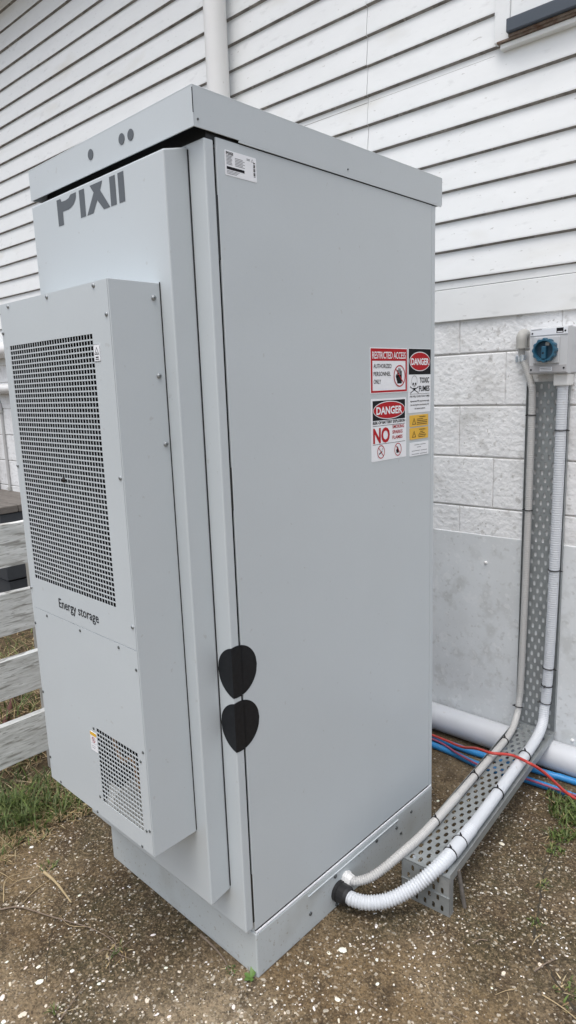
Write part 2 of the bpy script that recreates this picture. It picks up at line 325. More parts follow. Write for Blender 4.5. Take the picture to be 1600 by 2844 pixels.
# ================================================================== HOUSE
house = thing('house', 'white weatherboard house wall above a painted concrete block base', 'house', WALL)
Z0, PI_ = 1.857, 0.1077
def board_mesh(L, h, seed):
    """lapped weatherboard: leaning face, grimed sloping underside, slightly wavy along its length"""
    rnd = random.Random(seed); b = MB(); n = max(2, int(L/0.35)); vs = []; fs = []
    prof = [(0.0258, 0.0030), (0.0262, 0.008), (0.012, h+0.012), (0.0, h+0.012), (0.0, -0.004), (0.011, -0.004)]
    k = len(prof)
    for i in range(n+1):
        x = L*i/n; dw = rnd.uniform(-0.0009, 0.0009); dn = rnd.uniform(-0.0007, 0.0007)
        for j, (pn, pz) in enumerate(prof): vs.append((x, -(pn+(dn if j in (0, 1) else 0)), pz+(dw if j in (0, 1, 5) else 0)))
    for i in range(n):
        for j in range(k):
            a = i*k+j; c = i*k+(j+1) % k; f = (a, a+k, c+k, c)
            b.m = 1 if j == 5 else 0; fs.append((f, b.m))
    b.v = vs
    for f, mi in fs: b.f.append(f); b.mi.append(mi); b.sm.append(False)
    b.m = 0
    for f in (tuple(range(k)), tuple(range(n*k, n*k+k))[::-1]): b.f.append(f); b.mi.append(0); b.sm.append(False)
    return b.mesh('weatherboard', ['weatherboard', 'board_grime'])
JT = -0.325                                      # butt joint of the boards, x along the wall
A0, A1 = -5.2, 1.6
wb = {}
for side, (xa, xb) in (('l', (A0, JT-0.0012)), ('r', (JT+0.0012, A1))):
    wb[side] = [board_mesh(xb-xa, PI_, 40+q+(9 if side == 'r' else 0)) for q in range(4)]
    for i in range(0, 21):
        inst('weatherboard', wb[side][i*7 % 4], house, Matrix.Translation((xa, random.uniform(-0.0007, 0.0007), Z0+i*PI_+random.uniform(-0.0009, 0.0009))))
# hairline split along one board below the window
zs = Z0+7*PI_-0.023
for xa, xb, hh in ((-1.0, JT-0.002, 0.0016), (JT+0.002, 0.21, 0.0009)):
    b = MB(WALL); b.box(xa, xb, -0.0172, -0.0150, zs, zs+hh); b.build('split_line', 'board_grime', house)
# strip below the lowest lap, and the deep trim board
b = MB(WALL); b.bbox(A0, A1, -0.0165, 0.0, 1.8275, 1.866, 0.001, 1); b.build('filler_strip', 'weatherboard', house)
b = MB(WALL); b.bbox(A0, A1, -0.0215, 0.0, 1.7055, 1.8245, 0.002, 2); b.build('trim_board', 'weatherboard', house)
b = MB(WALL); b.box(A0, A1, 0.002, 0.12, 1.7, 4.3); b.build('wall_framing', 'grey_timber', house)
# soffit and fascia
b = MB(WALL); b.box(A0, A1, -0.30, 0.0, 4.06, 4.075); b.build('soffit', 'soffit_paint', house)
b = MB(WALL); b.box(A0, A1, -0.045, -0.0, 4.018, 4.058); b.build('soffit_bead', 'soffit_paint', house)
b = MB(WALL); b.box(A0, A1, -0.325, -0.302, 4.03, 4.22); b.build('fascia', 'soffit_paint', house)
b = MB(WALL); b.add([(A0, -0.42, 4.18), (A1, -0.42, 4.18), (A1, 2.5, 5.3), (A0, 2.5, 5.3), (A0, -0.42, 4.23), (A1, -0.42, 4.23), (A1, 2.5, 5.35), (A0, 2.5, 5.35)],
    [(0, 3, 2, 1), (4, 5, 6, 7), (0, 1, 5, 4), (1, 2, 6, 5), (2, 3, 7, 6), (3, 0, 4, 7)]); b.build('roof', 'charcoal', house)
# concrete block base
b = MB(WALL); b.box(A0, A1, -0.0042, 0.15, -0.05, 1.70); b.build('mortar_core', 'joint', house)
BL = 0.39
def block_mesh(L, seed):
    rnd = random.Random(seed); bm = bmesh.new(); bmesh.ops.create_cube(bm, size=1)
    H = 0.1945
    for v in bm.verts: v.co = Vector((v.co.x*(L-0.0012), 0.02+v.co.y*0.04, v.co.z*H))
    bmesh.ops.bevel(bm, geom=[e for e in bm.edges if all(v.co.y < 0.001 for v in e.verts)], offset=0.0045, segments=2, affect='EDGES', profile=0.5)
    for v in bm.verts: v.co += Vector((rnd.uniform(-1, 1)*0.0006, rnd.uniform(-1, 1)*0.0005, rnd.uniform(-1, 1)*0.0009))
    me = bpy.data.meshes.new('block'); bm.to_mesh(me); bm.free(); me.materials.append(MATS['block_paint']); return me
bmesh_var = [block_mesh(BL, s) for s in range(5)]
offs = [0.085, 0.275, 0.089, 0.235, 0.095, 0.275, 0.085, 0.275, 0.085]
for c in range(8):
    zc = 1.578-0.2*c+0.1 if c > 0 else 1.678
    x = offs[c]-14*BL
    while x < A1:
        inst('block', random.choice(bmesh_var), house, Matrix.Translation((x+BL/2, -0.0088+random.uniform(-0.0012, 0.0012), zc)))
        x += BL
# smooth cement sheet low on the wall, and its screws
b = MB(WALL); b.bbox(-1.05, A1, -0.0118, 0.0, -0.02, 0.867, 0.0025, 2); sh = b.build('wall_sheet', 'sheet', house)
for a, z in ((0.215, 0.755), (0.581, 0.105), (-0.2, 0.755), (0.62, 0.755)):
    b = MB(WALL); b.tube([(a, -0.0110, z), (a, -0.0158, z), (a, -0.0178, z)], lambda i: (0.0075, 0.0065, 0.003)[i], 10); b.build('screw', 'pvc_white', sh)
# window corner high on the right
wx = 0.2185                                       # outer face of the left facing board
win = thing('window', None, None, WALL @ Matrix.Translation((wx, 0, 2.6))); win.parent = house; win.matrix_local = Matrix.Translation((wx, 0, 2.6))
WORLD[win.name] = WALL @ Matrix.Translation((wx, 0, 2.6))
b = MB(WALL); b.bbox(wx, wx+0.053, -0.048, -0.012, 2.612, 3.75, 0.0025); b.build('facing_board', 'weatherboard', win)
b = MB(WALL); b.bbox(wx+0.0535, 1.5, -0.075, -0.012, 2.622, 2.664, 0.003); b.build('sill', 'sill_blue', win)
b = MB(WALL); b.box(wx+0.012, 1.5, -0.052, -0.008, 2.6075, 2.6135); b.box(wx+0.056, 1.5, -0.060, -0.014, 2.6138, 2.6208); b.build('sill_shadow_strips', 'sill_shadow', win)  # strips coloured as the brown shadow below the sill
b = MB(WALL); b.bbox(wx+0.02, 1.5, -0.043, -0.01, 2.590, 2.607, 0.003); b.build('sill_fillet', 'weatherboard', win)
b = MB(WALL); b.bbox(wx+0.0535, 1.5, -0.040, -0.006, 2.6645, 2.80, 0.003); b.bbox(wx+0.0535, wx+0.135, -0.040, -0.006, 2.8005, 3.75, 0.003); b.build('sash', 'weatherboard', win)
b = MB(WALL); b.box(wx+0.136, 1.5, -0.022, -0.018, 2.8005, 3.75); b.build('pane', 'glass_dark', win)

# downpipe and old pipes on the wall
def wtube(pts): return [wp(*p) for p in pts]
b = MB(); b.tube(wtube([(-1.108, 0.090, 4.02), (-1.108, 0.090, 0.13)]), 0.0525, 28); dp = b.build('downpipe', 'pvc_white')
tag(dp, 'tall white round downpipe running up the weatherboards behind the cabinet', 'downpipe')
for z in (3.78, 1.0):
    b = MB(); c = wp(-1.108, 0.090, z); b.tube([c-Vector((0, 0, .012)), c+Vector((0, 0, .012))], 0.0545, 28); p0 = wp(-1.108, 0.0, z)
    b.box(p0.x-0.02, p0.x+0.02, c.y, p0.y, z-0.012, z+0.012); b.build('bracket', 'pvc_white', dp)
b = MB(); b.tube(smooth_path(wtube([(-4.9, 0.085, 1.812), (-2.6, 0.085, 1.800), (-2.12, 0.085, 1.798), (-2.06, 0.075, 1.798), (-2.045, 0.035, 1.798), (-2.045, -0.02, 1.798)]), 0.03), 0.052, 22)
tag(b.build('waste_pipe', 'pvc_white'), 'thick white waste pipe across the trim board left of the cabinet', 'pipe')
b = MB(); b.tube(smooth_path(wtube([(-4.9, 0.06, 1.536), (-2.2, 0.06, 1.525), (-2.12, 0.058, 1.525), (-2.095, 0.03, 1.525), (-2.095, -0.02, 1.525)]), 0.03), 0.036, 20)
wp2 = tag(b.build('waste_pipe', 'pvc_white'), 'thinner white waste pipe on the painted blocks above the grey riser conduit', 'pipe')
b = MB(); b.tube(wtube([(-3.735, 0.06, 1.5315), (-3.685, 0.06, 1.5313)]), 0.041, 20); b.build('socket', 'pvc_white', wp2)
for a in (-4.3, -2.4): b = MB(); b.box(*[q for q in (wp(a, 0, 0).x-.015, wp(a, 0, 0).x+.015, wp(a, .06, 0).y, wp(a, 0, 0).y+.01, 1.51, 1.55)]); b.build('bracket', 'fitting_grey', wp2)
b = MB(); b.tube(smooth_path(wtube([(-4.2, 0.018, 1.462), (-3.86, 0.018, 1.456), (-3.79, 0.018, 1.43), (-3.772, 0.018, 1.35), (-3.772, 0.018, 1.0), (-3.772, 0.018, 0.737)]), 0.02), 0.0115, 12)
rc = tag(b.build('riser_conduit', 'conduit_grey'), 'thin grey conduit bending down the painted blocks to the dark clad box', 'conduit')
for z in (1.36, 0.752): b = MB(); b.tube(wtube([(-3.772, 0.018, z-0.014), (-3.772, 0.018, z+0.014)]), 0.018, 12); b.build('coupling', 'fitting_grey', rc)

# ================================================================== BATTERY CABINET
cab = thing('battery_cabinet', 'tall light grey steel energy storage cabinet with roof cap and front cooling unit', 'cabinet', (-0.34, 0.42, 0))
XL, XR = -0.675, 0.0
b = MB(); b.bbox(XL, XR, 0.0, 0.828, 0.0, 0.1285, 0.003, 2); plinth = b.build('plinth', 'cabinet_base', cab)
# body shell; the side panel is a plate of its own
b = MB(); b.box(XL+0.006, XR-0.008, 0.004, 0.824, 0.1289, 1.962); b.build('body', 'cabinet', cab)
b = MB(); b.bbox(XR-0.0075, XR-0.002, 0.001, 0.809, 0.141, 1.973, 0.0015, 2); b.build('side_panel', 'cabinet', cab)
b = MB(); b.bbox(XR-0.0075, XR-0.0025, 0.8105, 0.830, 0.130, 1.973, 0.0015, 2); b.build('rear_corner_strip', 'cabinet', cab)
b = MB(); b.bbox(XR-0.0075, XR-0.0005, 0.003, 0.826, 0.1292, 0.1355, 0.001, 1); b.build('sill_flange', 'sign_white', cab)
b = MB(); b.box(XR-0.0072, XR-0.0032, 0.003, 0.812, 0.1358, 0.1405); b.build('seal', 'rubber_black', cab)
b = MB(); b.bbox(XR+0.0001, XR+0.004, 0.194, 0.624, 0.1115, 0.1150, 0.001, 1); b.build('plinth_lip', 'cabinet', cab)
for y, z, r in ((0.311, 0.1036, .0065), (0.202, 0.0544, .0055), (0.3126, 0.010, .005), (0.510, 0.1023, .0055), (0.616, 0.088, .0055), (0.640, 0.056, .005), (0.70, 0.10, .005)):
    b = MB(); b.tube([(XR, y, z), (XR+0.003, y, z), (XR+0.0035, y, z)], lambda i, r=r: (r, r*0.9, r*0.3)[i], 10); b.build('plinth_bolt', 'screw_dark', cab)
# door with hinged edge
DY0, DY1 = -0.0295, -0.0052
b = MB(); b.bbox(XL+0.002, XR-0.002, DY0, DY1, 0.152, 1.966, 0.003, 2); door = b.build('door', 'cabinet', cab)
b = MB(); b.box(XL+0.02, XR-0.009, DY1-0.001, 0.006, 0.17, 1.955); b.build('door_seal', 'rubber_black', cab)
for za, zb in ((1.74, 1.865), (1.215, 1.31), (0.165, 0.30)):
    b = MB(); b.box(XR-0.0088, XR-0.0035, DY1-0.002, 0.0008, za, zb); b.build('hinge', 'rubber_black', cab)
# raised door housing that carries the logo and the cooling unit
PX0, PX1, PY = -0.6095, -0.0533, -0.0915
b = MB()
prof = [(PY, 0.2425), (PY, 1.945), (DY0-0.0005, 1.9605), (DY0-0.0005, 0.2527)]
bm = bmesh.new(); vs = []
for x in (PX0, PX1): vs += [bm.verts.new((x, y, z)) for y, z in prof]
for f in ((3, 2, 1, 0), (4, 5, 6, 7), (0, 1, 5, 4), (1, 2, 6, 5), (2, 3, 7, 6), (3, 0, 4, 7)): bm.faces.new([vs[i] for i in f])
bmesh.ops.recalc_face_normals(bm, faces=bm.faces[:])
bmesh.ops.bevel(bm, geom=bm.edges[:], offset=0.003, segments=2, affect='EDGES', profile=0.5); bm.verts.index_update()
b.add([v.co[:] for v in bm.verts], [tuple(v.index for v in f.verts) for f in bm.faces]); bm.free()
hous = b.build('door_housing', 'cabinet', cab)
b = MB(); b.box(PX1+0.0004, PX1+0.0019, DY0-0.0022, DY0+0.0005, 0.262, 1.955); b.build('housing_gasket', 'rubber_black', cab)
FF = frame((0, PY, 0), (1, 0, 0), (0, 0, 1))
LOGO = [[(-0.4811, 1.9353), (-0.4622, 1.9353), (-0.4582, 1.9279), (-0.4388, 1.9273), (-0.4243, 1.9292), (-0.4144, 1.9353), (-0.3899, 1.9353), (-0.3915, 1.9248), (-0.397, 1.918), (-0.4062, 1.9112), (-0.418, 1.9072), (-0.4289, 1.9056), (-0.456, 1.9056), (-0.456, 1.8765), (-0.4806, 1.8765)],
 [(-0.377, 1.9355), (-0.354, 1.9355), (-0.354, 1.8767), (-0.377, 1.8767)],
 [(-0.3289, 1.9355), (-0.2763, 1.9355), (-0.2878, 1.9183), (-0.2525, 1.8767), (-0.2783, 1.8767), (-0.3022, 1.9005), (-0.3221, 1.8767), (-0.3486, 1.8767), (-0.3149, 1.9186)],
 [(-0.2487, 1.9357), (-0.2265, 1.9357), (-0.2265, 1.8767), (-0.2487, 1.8767)], [(-0.216, 1.936), (-0.1937, 1.936), (-0.1937, 1.8767), (-0.216, 1.8767)]]
for p in LOGO: shape([p], FF, 'logo_grey', hous, 0.0006, 'logo_letter')
# roof cap: folded sheet, hollow underneath
CX0, CX1, CY0, CY1, CZ0, CZ1 = -0.678, 0.0015, -0.056, 0.859, 1.979, 2.0536
b = MB(); b.bbox(CX0, CX1, CY0, CY1, CZ1-0.004, CZ1, 0.0019, 2)
b.box(CX0+0.0003, CX1-0.0003, CY0+0.0003, CY0+0.003, CZ0, CZ1-0.003); b.box(CX0+0.0003, CX1-0.0003, CY1-0.003, CY1-0.0003, CZ0, CZ1-0.003)
b.box(CX0+0.0003, CX0+0.003, CY0+0.0031, CY1-0.0031, CZ0, CZ1-0.003); b.box(CX1-0.003, CX1-0.0003, CY0+0.0031, CY1-0.0031, CZ0, CZ1-0.003)
b.box(CX1-0.0029, CX1-0.0004, 0.062, CY1-0.004, CZ0-0.0045, CZ0-0.0001)
cap = b.build('roof_cap', 'cabinet', cab)
b = MB(); b.box(CX0+0.02, CX1-0.009, -0.02, CY1-0.03, 1.9625, CZ1-0.012); b.build('roof_core', 'rubber_black', cab)
for x, z in ((-0.3718, 2.0182), (-0.2433, 2.018), (-0.2088, 2.0176)):
    b = MB(); b.tube([(x, CY0-0.0001, z), (x, CY0-0.0009, z)], 0.0112, 26); b.build('cap_plug', 'logo_grey', cap)
b = MB(); b.box(CX1-0.0008, CX1+0.0003, CY0-0.0002, CY0+0.0012, 2.003, 2.047); b.build('corner_slit', 'ink_black', cap)
for y, z in ((-0.045, 1.993), (0.42, 1.992)):
    b = MB(); b.tube([(CX1, y, z), (CX1+0.0015, y, z)], 0.0022, 8); b.build('rivet', 'screw_dark', cap)
b = MB(); b.tube([(-0.56, -0.03, CZ1), (-0.56, -0.03, CZ1+0.006)], 0.003, 8); b.build('cap_bolt', 'screw_dark', cap)

# cooling unit bolted to the door housing
UX0, UX1, UY, UZ0, UZ1, SEAM = -0.582, -0.0926, -0.2147, 0.4299, 1.6977, 0.9308
b = MB(); t = 0.0025; YB = PY-0.0005
b.bbox(UX1-t, UX1, UY+0.0012, YB, UZ0, UZ1, 0.001, 2); b.bbox(UX0, UX0+t, UY+0.0012, YB, UZ0, UZ1, 0.001, 2)
b.box(UX0+t, UX1-t, UY+0.0012, YB, UZ1-t, UZ1-0.0002); b.box(UX0+t, UX1-t, UY+0.0012, YB, UZ0+0.0002, UZ0+t)
unit = b.build('cooling_unit', 'cabinet', cab)
b = MB(); b.box(UX0+t+.001, UX1-t-.001, YB-0.03, YB-0.001, UZ0+t+.001, UZ1-t-.001); b.box(UX0+t+.001, UX1-t-.001, UY+0.03, YB-0.031, 0.80, 0.83); b.box(UX0+t+.0004, UX0+t+.0009, UY+0.004, YB-0.0305, UZ0+t+.001, UZ1-t-.001); b.box(UX1-t-.0009, UX1-t-.0004, UY+0.004, YB-0.0305, UZ0+t+.001, UZ1-t-.001); b.box(UX0+t+.0015, UX1-t-.0015, UY+0.004, YB-0.0305, UZ1-t-.0009, UZ1-t-.0004); b.build('unit_core', 'dark_inside', unit)
b = MB(); b.box(UX1+0.0001, UX1+0.0012, YB-0.0018, YB+0.0003, UZ0+0.004, UZ1+0.002); b.build('unit_gasket', 'rubber_black', unit)
def panel_with_hole(x0, x1, z0, z1, hx0, hx1, hz0, hz1, y0, y1):
    b = MB(); o = [(x0, z0), (x1, z0), (x1, z1), (x0, z1)]; i = [(hx0, hz0), (hx1, hz0), (hx1, hz1), (hx0, hz1)]
    vs = [(x, y, z) for y in (y0, y1) for x, z in o+i]; fs = []
    for k in range(4):
        l = (k+1) % 4
        fs += [(k, l, 4+l, 4+k), (8+l, 8+k, 12+k, 12+l), (l, k, 8+k, 8+l), (4+k, 4+l, 12+l, 12+k)]
    return b.add(vs, fs)
def grille(x0, x1, z0, z1, p, bar_w, y, th=0.0011):
    b = MB(); nx = round((x1-x0)/p); nz = round((z1-z0)/p); px = (x1-x0)/nx; pz = (z1-z0)/nz
    for k in range(1, nz): b.box(x0, x1, y, y+th, z0+k*pz-bar_w/2, z0+k*pz+bar_w/2)
    for k in range(1, nx): b.box(x0+k*px-bar_w*.36, x0+k*px+bar_w*.36, y+0.0003, y+th-0.0001, z0, z1)
    return b
GU = (-0.5470, -0.1655, 1.0145, 1.5985); GL = (-0.3045, -0.1280, 0.4786, 0.6772)
PXL = UX0+0.013
up_ = panel_with_hole(PXL, UX1-0.0035, SEAM+0.0008, UZ1-0.0008, *GU, UY, UY+0.0016).build('upper_panel', 'cabinet', unit)
lo_ = panel_with_hole(PXL, UX1-0.0035, UZ0+0.001, SEAM-0.0008, *GL, UY, UY+0.0016).build('lower_panel', 'cabinet', unit)
b = MB(); b.bbox(UX0, PXL-0.0012, UY+0.0003, UY+0.0018, UZ0, UZ1, 0.0006, 1); b.bbox(UX1-0.0028, UX1+0.0002, UY+0.0003, UY+0.0018, UZ0, UZ1, 0.0006, 1)
b.box(PXL-0.0012, UX1-0.0028, UY+0.0017, UY+0.0025, SEAM-0.006, SEAM+0.006); b.build('edge_flange', 'cabinet', unit)
grille(*GU, 0.0114, 0.0031, UY+0.0001).build('upper_grille', 'cabinet', up_)
grille(*GL, 0.0114, 0.0031, UY+0.0001).build('lower_grille', 'cabinet', lo_)
# what shows through the grilles: fan ring and hub above, heat exchanger fins below
b = MB(); yf = UY+0.022; cxf, czf = -0.3430, 1.2878
b.tube([(cxf+0.15*math.cos(R(a)), yf+0.02, czf+0.15*math.sin(R(a))) for a in range(0, 361, 12)], 0.006, 8, False)
for k in range(7):
    a = 2*math.pi*k/7; c, s_ = math.cos(a), math.sin(a); c2, s2 = math.cos(a+0.5), math.sin(a+0.5)
    b.add([(cxf+.04*c, yf+.01, czf+.04*s_), (cxf+.145*c, yf+.012, czf+.145*s_), (cxf+.145*c2, yf+.035, czf+.145*s2), (cxf+.04*c2, yf+.03, czf+.04*s2)], [(0, 1, 2, 3)])
b.tube([(cxf, yf, czf), (cxf, yf+0.05, czf)], 0.05, 24); b.build('fan', 'fan_dark', unit)
b = MB(); b.tube([(cxf, UY+0.0005, czf), (cxf+0.004, UY-0.004, czf-0.004)], 0.005, 8); b.build('fan_knob', 'rubber_black', unit)
b = MB()
for k in range(24):
    x = -0.262+k*0.0056; b.box(x, x+0.0012, UY+0.005, UY+0.06, 0.4345, 0.575-abs(k-12)*0.006)
b.add([(-0.30, UY+0.0045, 0.470), (-0.10, UY+0.0045, 0.470), (-0.10, UY+0.022, 0.545), (-0.30, UY+0.022, 0.52)], [(0, 1, 2, 3)])
b.build('heat_exchanger', 'fin_metal', unit)
b = MB(); b.tube(smooth_path([(-0.29, UY+0.03, 0.67), (-0.25, UY+0.03, 0.60), (-0.20, UY+0.03, 0.62), (-0.17, UY+0.03, 0.52)], 0.01), 0.006, 8); b.build('coolant_line', 'copper', unit)
# screws
for x, z in ((-.5326, 1.6889), (-.3388, 1.6895), (-.1444, 1.6898), (-.1055, 1.6311), (-.1045, 1.3064), (-.1045, .9837), (-.5755, 1.3054), (-.5755, .9837), (-.5755, 1.6311)):
    b = MB(); b.tube([(x, UY, z), (x, UY-0.0022, z), (x, UY-0.003, z)], lambda i: (0.0046, 0.0042, 0.002)[i], 10); b.m = 1; b.tube([(x, UY-0.003, z), (x, UY-0.0033, z)], 0.0019, 6)
    b.build('screw', ['screw', 'screw_dark'], up_)
for x, z in ((-.1045, .8853), (-.5755, .8852), (-.5755, .6887), (-.5035, .9208), (-.3367, .9206), (-.1686, .9209), (-.1045, .689), (-.1175, .6616), (-.3172, .4863), (-.1164, .4866), (-.1035, .4923), (-.338, .4345), (-.1404, .4352), (-.5269, .4387), (-.5755, .4946), (-.317, .672)):
    b = MB(); b.tube([(x, UY, z), (x, UY-0.0015, z), (x, UY-0.002, z)], lambda i: (0.0036, 0.0034, 0.0015)[i], 10); b.build('screw', 'screw_dark', lo_)
for z, y in ((1.6673, -.1104), (1.5105, -.1104), (1.3672, -.1050)):
    b = MB(); b.tube([(UX1, y, z), (UX1+0.004, y, z), (UX1+0.0048, y, z)], lambda i: (0.0055, 0.005, 0.002)[i], 12); b.m = 1; b.tube([(UX1+0.0048, y, z), (UX1+0.0051, y, z)], 0.0022, 6)
    b.build('bolt', ['screw', 'screw_dark'], unit)
FU = frame((0, UY, 0), (1, 0, 0), (0, 0, 1))
text('Energy storage', FU, -0.4305, 0.9600, 0.0245, 'ink_black', up_, w=0.186, bold=0.008)
# small caution label by the upper grille
b = MB(FU); b.prism([(x, y, 0.0) for x, y in rrect(-.1642, 1.5430, -.1402, 1.5772, .002)], (0, 0, 0.0009)); lb = b.build('caution_label', 'sign_white', unit); lb['label'] = 'small white caution triangle label'
shape([rect(-.1642, 1.5430, -.1402, 1.5439), rect(-.1642, 1.5763, -.1402, 1.5772), rect(-.1642, 1.5439, -.1634, 1.5763), rect(-.1410, 1.5439, -.1402, 1.5763)], FU, 'ink_grey', lb, 0.0012)
tri = lambda cx, y0, w, h, t: [[(cx-w/2, y0), (cx+w/2, y0), (cx+w/2-1.7*t, y0+t), (cx-w/2+1.7*t, y0+t)], [(cx-w/2, y0), (cx-w/2+1.7*t, y0+t), (cx, y0+h-2*t), (cx, y0+h)], [(cx+w/2, y0), (cx, y0+h), (cx, y0+h-2*t), (cx+w/2-1.7*t, y0+t)]]
shape(tri(-.1522, 1.5565, .017, .0155, .0013)+[rect(-.1545, 1.5590, -.1499, 1.5608), rect(-.158, 1.550, -.1465, 1.5525), rect(-.159, 1.5465, -.1455, 1.548)], FU, 'ink_black', lb, 0.0012)
# caution label by the lower grille
b = MB(FU); b.prism([(x, y, 0.0) for x, y in rrect(-.3365, .6092, -.3065, .6600, .002)], (0, 0, 0.0009)); lb = b.build('caution_label', 'sign_white', unit); lb['label'] = 'small white label with an amber top band'
shape([rect(-.336, .6505, -.307, .6595)], FU, 'sign_yellow', lb, 0.0012)
shape(ring(-.3215, .640, .0075, .0075, .0012)+[bar(-.3265, .645, -.3165, .635, .0012)], FU, 'ink_red', lb, 0.0014)
shape([rect(-.3235, .636, -.320, .6435), rect(-.333, .6295, -.310, .6302), rect(-.332, .622, -.312, .6232), rect(-.332, .617, -.316, .6182)], FU, 'ink_grey', lb, 0.0012)

# round black decals wrapped round the door corner
def wrapped_disc(zc, r, c):
    b = MB(); e = 0.0009
    def half(s): return math.sqrt(max(0, r*r-(s-c)**2))
    def strip(s0, s1, pt):
        n = 18; vs = []; fs = []
        for i in range(n+1):
            s = s0+(s1-s0)*i/n; h = half(s)
            vs += [pt(s, zc-h, e), pt(s, zc+h, e), pt(s, zc-h, -0.0004), pt(s, zc+h, -0.0004)]
        for i in range(n):
            a = 4*i; q = a+4; fs += [(a, q, q+1, a+1), (a+1, q+1, q+3, a+3), (a, a+2, q+2, q)]
        b.add(vs, fs)
    xr = XR-0.002; dw = DY1-DY0
    strip(c-r, 0.0009, lambda s, z, o: (xr+s, DY0-o, z))
    strip(-0.0009, dw+0.0005, lambda s, z, o: (xr+o, DY0+s, z))
    strip(dw+0.0059, c+r, lambda s, z, o: (XR-0.002+o, DY0+s, z))
    return b
for zc in (0.840, 0.7045):
    o = wrapped_disc(zc, 0.0625, 0.0138).build('corner_decal', 'decal_black', cab); o['label'] = 'round black decal wrapped round the door corner'
    b = MB(); b.box(XR-0.0088, XR-0.0018, DY1-0.001, 0.0018, zc-0.0605, zc+0.0595); b.build('decal_gap_fill', 'decal_black', o)

# ------------------------------------------------------------------ stickers on the side panel
XS = XR-0.002
def sticker(y0, y1, z0, z1, matname, label, name='warning_sticker', r=0.003, th=0.0009):
    F = frame((XS, y0, z0), (0, 1, 0), (0, 0, 1)); b = MB(F)
    b.prism([(x, y, -0.0002) for x, y in rrect(0, 0, y1-y0, z1-z0, r)], (0, 0, th+0.0002))
    o = b.build(name, matname, cab); o['label'] = label
    return o, F @ Matrix.Translation((0, 0, th)), y1-y0, z1-z0
# 1 restricted access
o, F, w, h = sticker(.5055, .6815, 1.4515, 1.573, 'sign_white', 'red framed restricted access sticker with a hand symbol')
e = 0.0022
shape([rect(e, h*0.715, w-e, h-e), rect(e, e, 0.0095, h*0.715), rect(w-0.0095, e, w-e, h*0.715), rect(0.0095, e, w-0.0095, 0.0075)], F, 'ink_red', o, 0.0003, 'red_frame')
text('RESTRICTED ACCESS', F, w/2, h*0.765, 0.0185, 'sign_white', o, w=w*0.90, align='c', bold=0.012)
for k, s_ in enumerate(('AUTHORIZED', 'PERSONNEL', 'ONLY')): text(s_, F, 0.0145, h*(0.555-0.17*k), 0.0115, 'ink_black', o, w=(0.083, 0.079, 0.033)[k], bold=0.006)
cx, cy = w*0.775, h*0.375
shape([ell(cx, cy, .0265, .0275)], F, 'sign_white', o, 0.0003, 'white_disc')
hand = [rrect(cx-.012, cy-.021, cx+.011, cy+.003, .003)]
for k, (hx, ht) in enumerate(((-.0095, .017), (-.0032, .022), (.0030, .021), (.0088, .015))): hand.append(rrect(cx+hx-.0023, cy-.002, cx+hx+.0023, cy+ht, .002))
hand.append([(cx-.012, cy-.016), (cx-.0185, cy-.001), (cx-.0165, cy+.006), (cx-.0145, cy+.005), (cx-.0095, cy-.003)])
shape(hand, F, 'ink_black', o, 0.0006, 'hand_symbol')
shape(ring(cx, cy, .0285, .0300, .0033)+[bar(cx-.019, cy+.0195, cx+.019, cy-.0195, .003)], F, 'ink_red', o, 0.0009, 'red_ring')
# 2 danger, no smoking
o, F, w, h = sticker(.508, .6755, 1.2670, 1.437, 'sign_white', 'white danger sticker reading no smoking sparks flames')
shape([rect(.006, h*.655, w-.006, h*.97)], F, 'ink_black', o, 0.0003, 'black_field')
def danger(F, o, cx, cy, rx, ry, tw, thh):
    shape([ell(cx, cy, rx, ry, 48)], F, 'sign_white', o, 0.0006, 'oval_rim'); shape([ell(cx, cy, rx-.0022, ry-.0022, 48)], F, 'ink_red', o, 0.0009, 'red_oval')
    text('DANGER', F, cx, cy-thh/2, thh, 'sign_white', o, w=tw, align='c', bold=0.03, lift=0.0012)
danger(F, o, w/2, h*.812, w*.455, h*.145, w*.74, .0205)
text('RISK OF BATTERY EXPLOSION', F, .0065, h*.598, .0078, 'ink_black', o, w=w-.013, bold=0.03)
shape([rect(.006, h*.566, w-.006, h*.573), rect(.006, h*.268, w-.006, h*.275)], F, 'ink_black', o, 0.0003, 'rule')
text('NO', F, .007, h*.300, .040, 'ink_red', o, w=.078, bold=0.035)
for k, s_ in enumerate(('SMOKING', 'SPARKS', 'FLAMES')): text(s_, F, .098, h*(.505-.088*k), .0095, 'ink_red', o, w=(.058, .050, .050)[k], bold=0.02)
for cx in (.043, .125):
    cy = h*.145
    if cx < .1: blk = [bar(cx-.009, cy-.006, cx+.006, cy+.001, .0035), bar(cx+.004, cy+.002, cx+.008, cy+.010, .0015)]
    else: blk = [[(cx-.007, cy-.010), (cx-.009, cy-.002), (cx-.004, cy+.003), (cx-.002, cy+.010), (cx+.003, cy+.002), (cx+.006, cy-.004), (cx+.003, cy-.010)]]
    shape(blk, F, 'ink_black', o, 0.0003, 'symbol'); shape(ring(cx, cy, .0175, .0185, .0024)+[bar(cx-.0115, cy+.0125, cx+.0115, cy-.0125, .0022)], F, 'ink_red', o, 0.0006, 'red_ring')
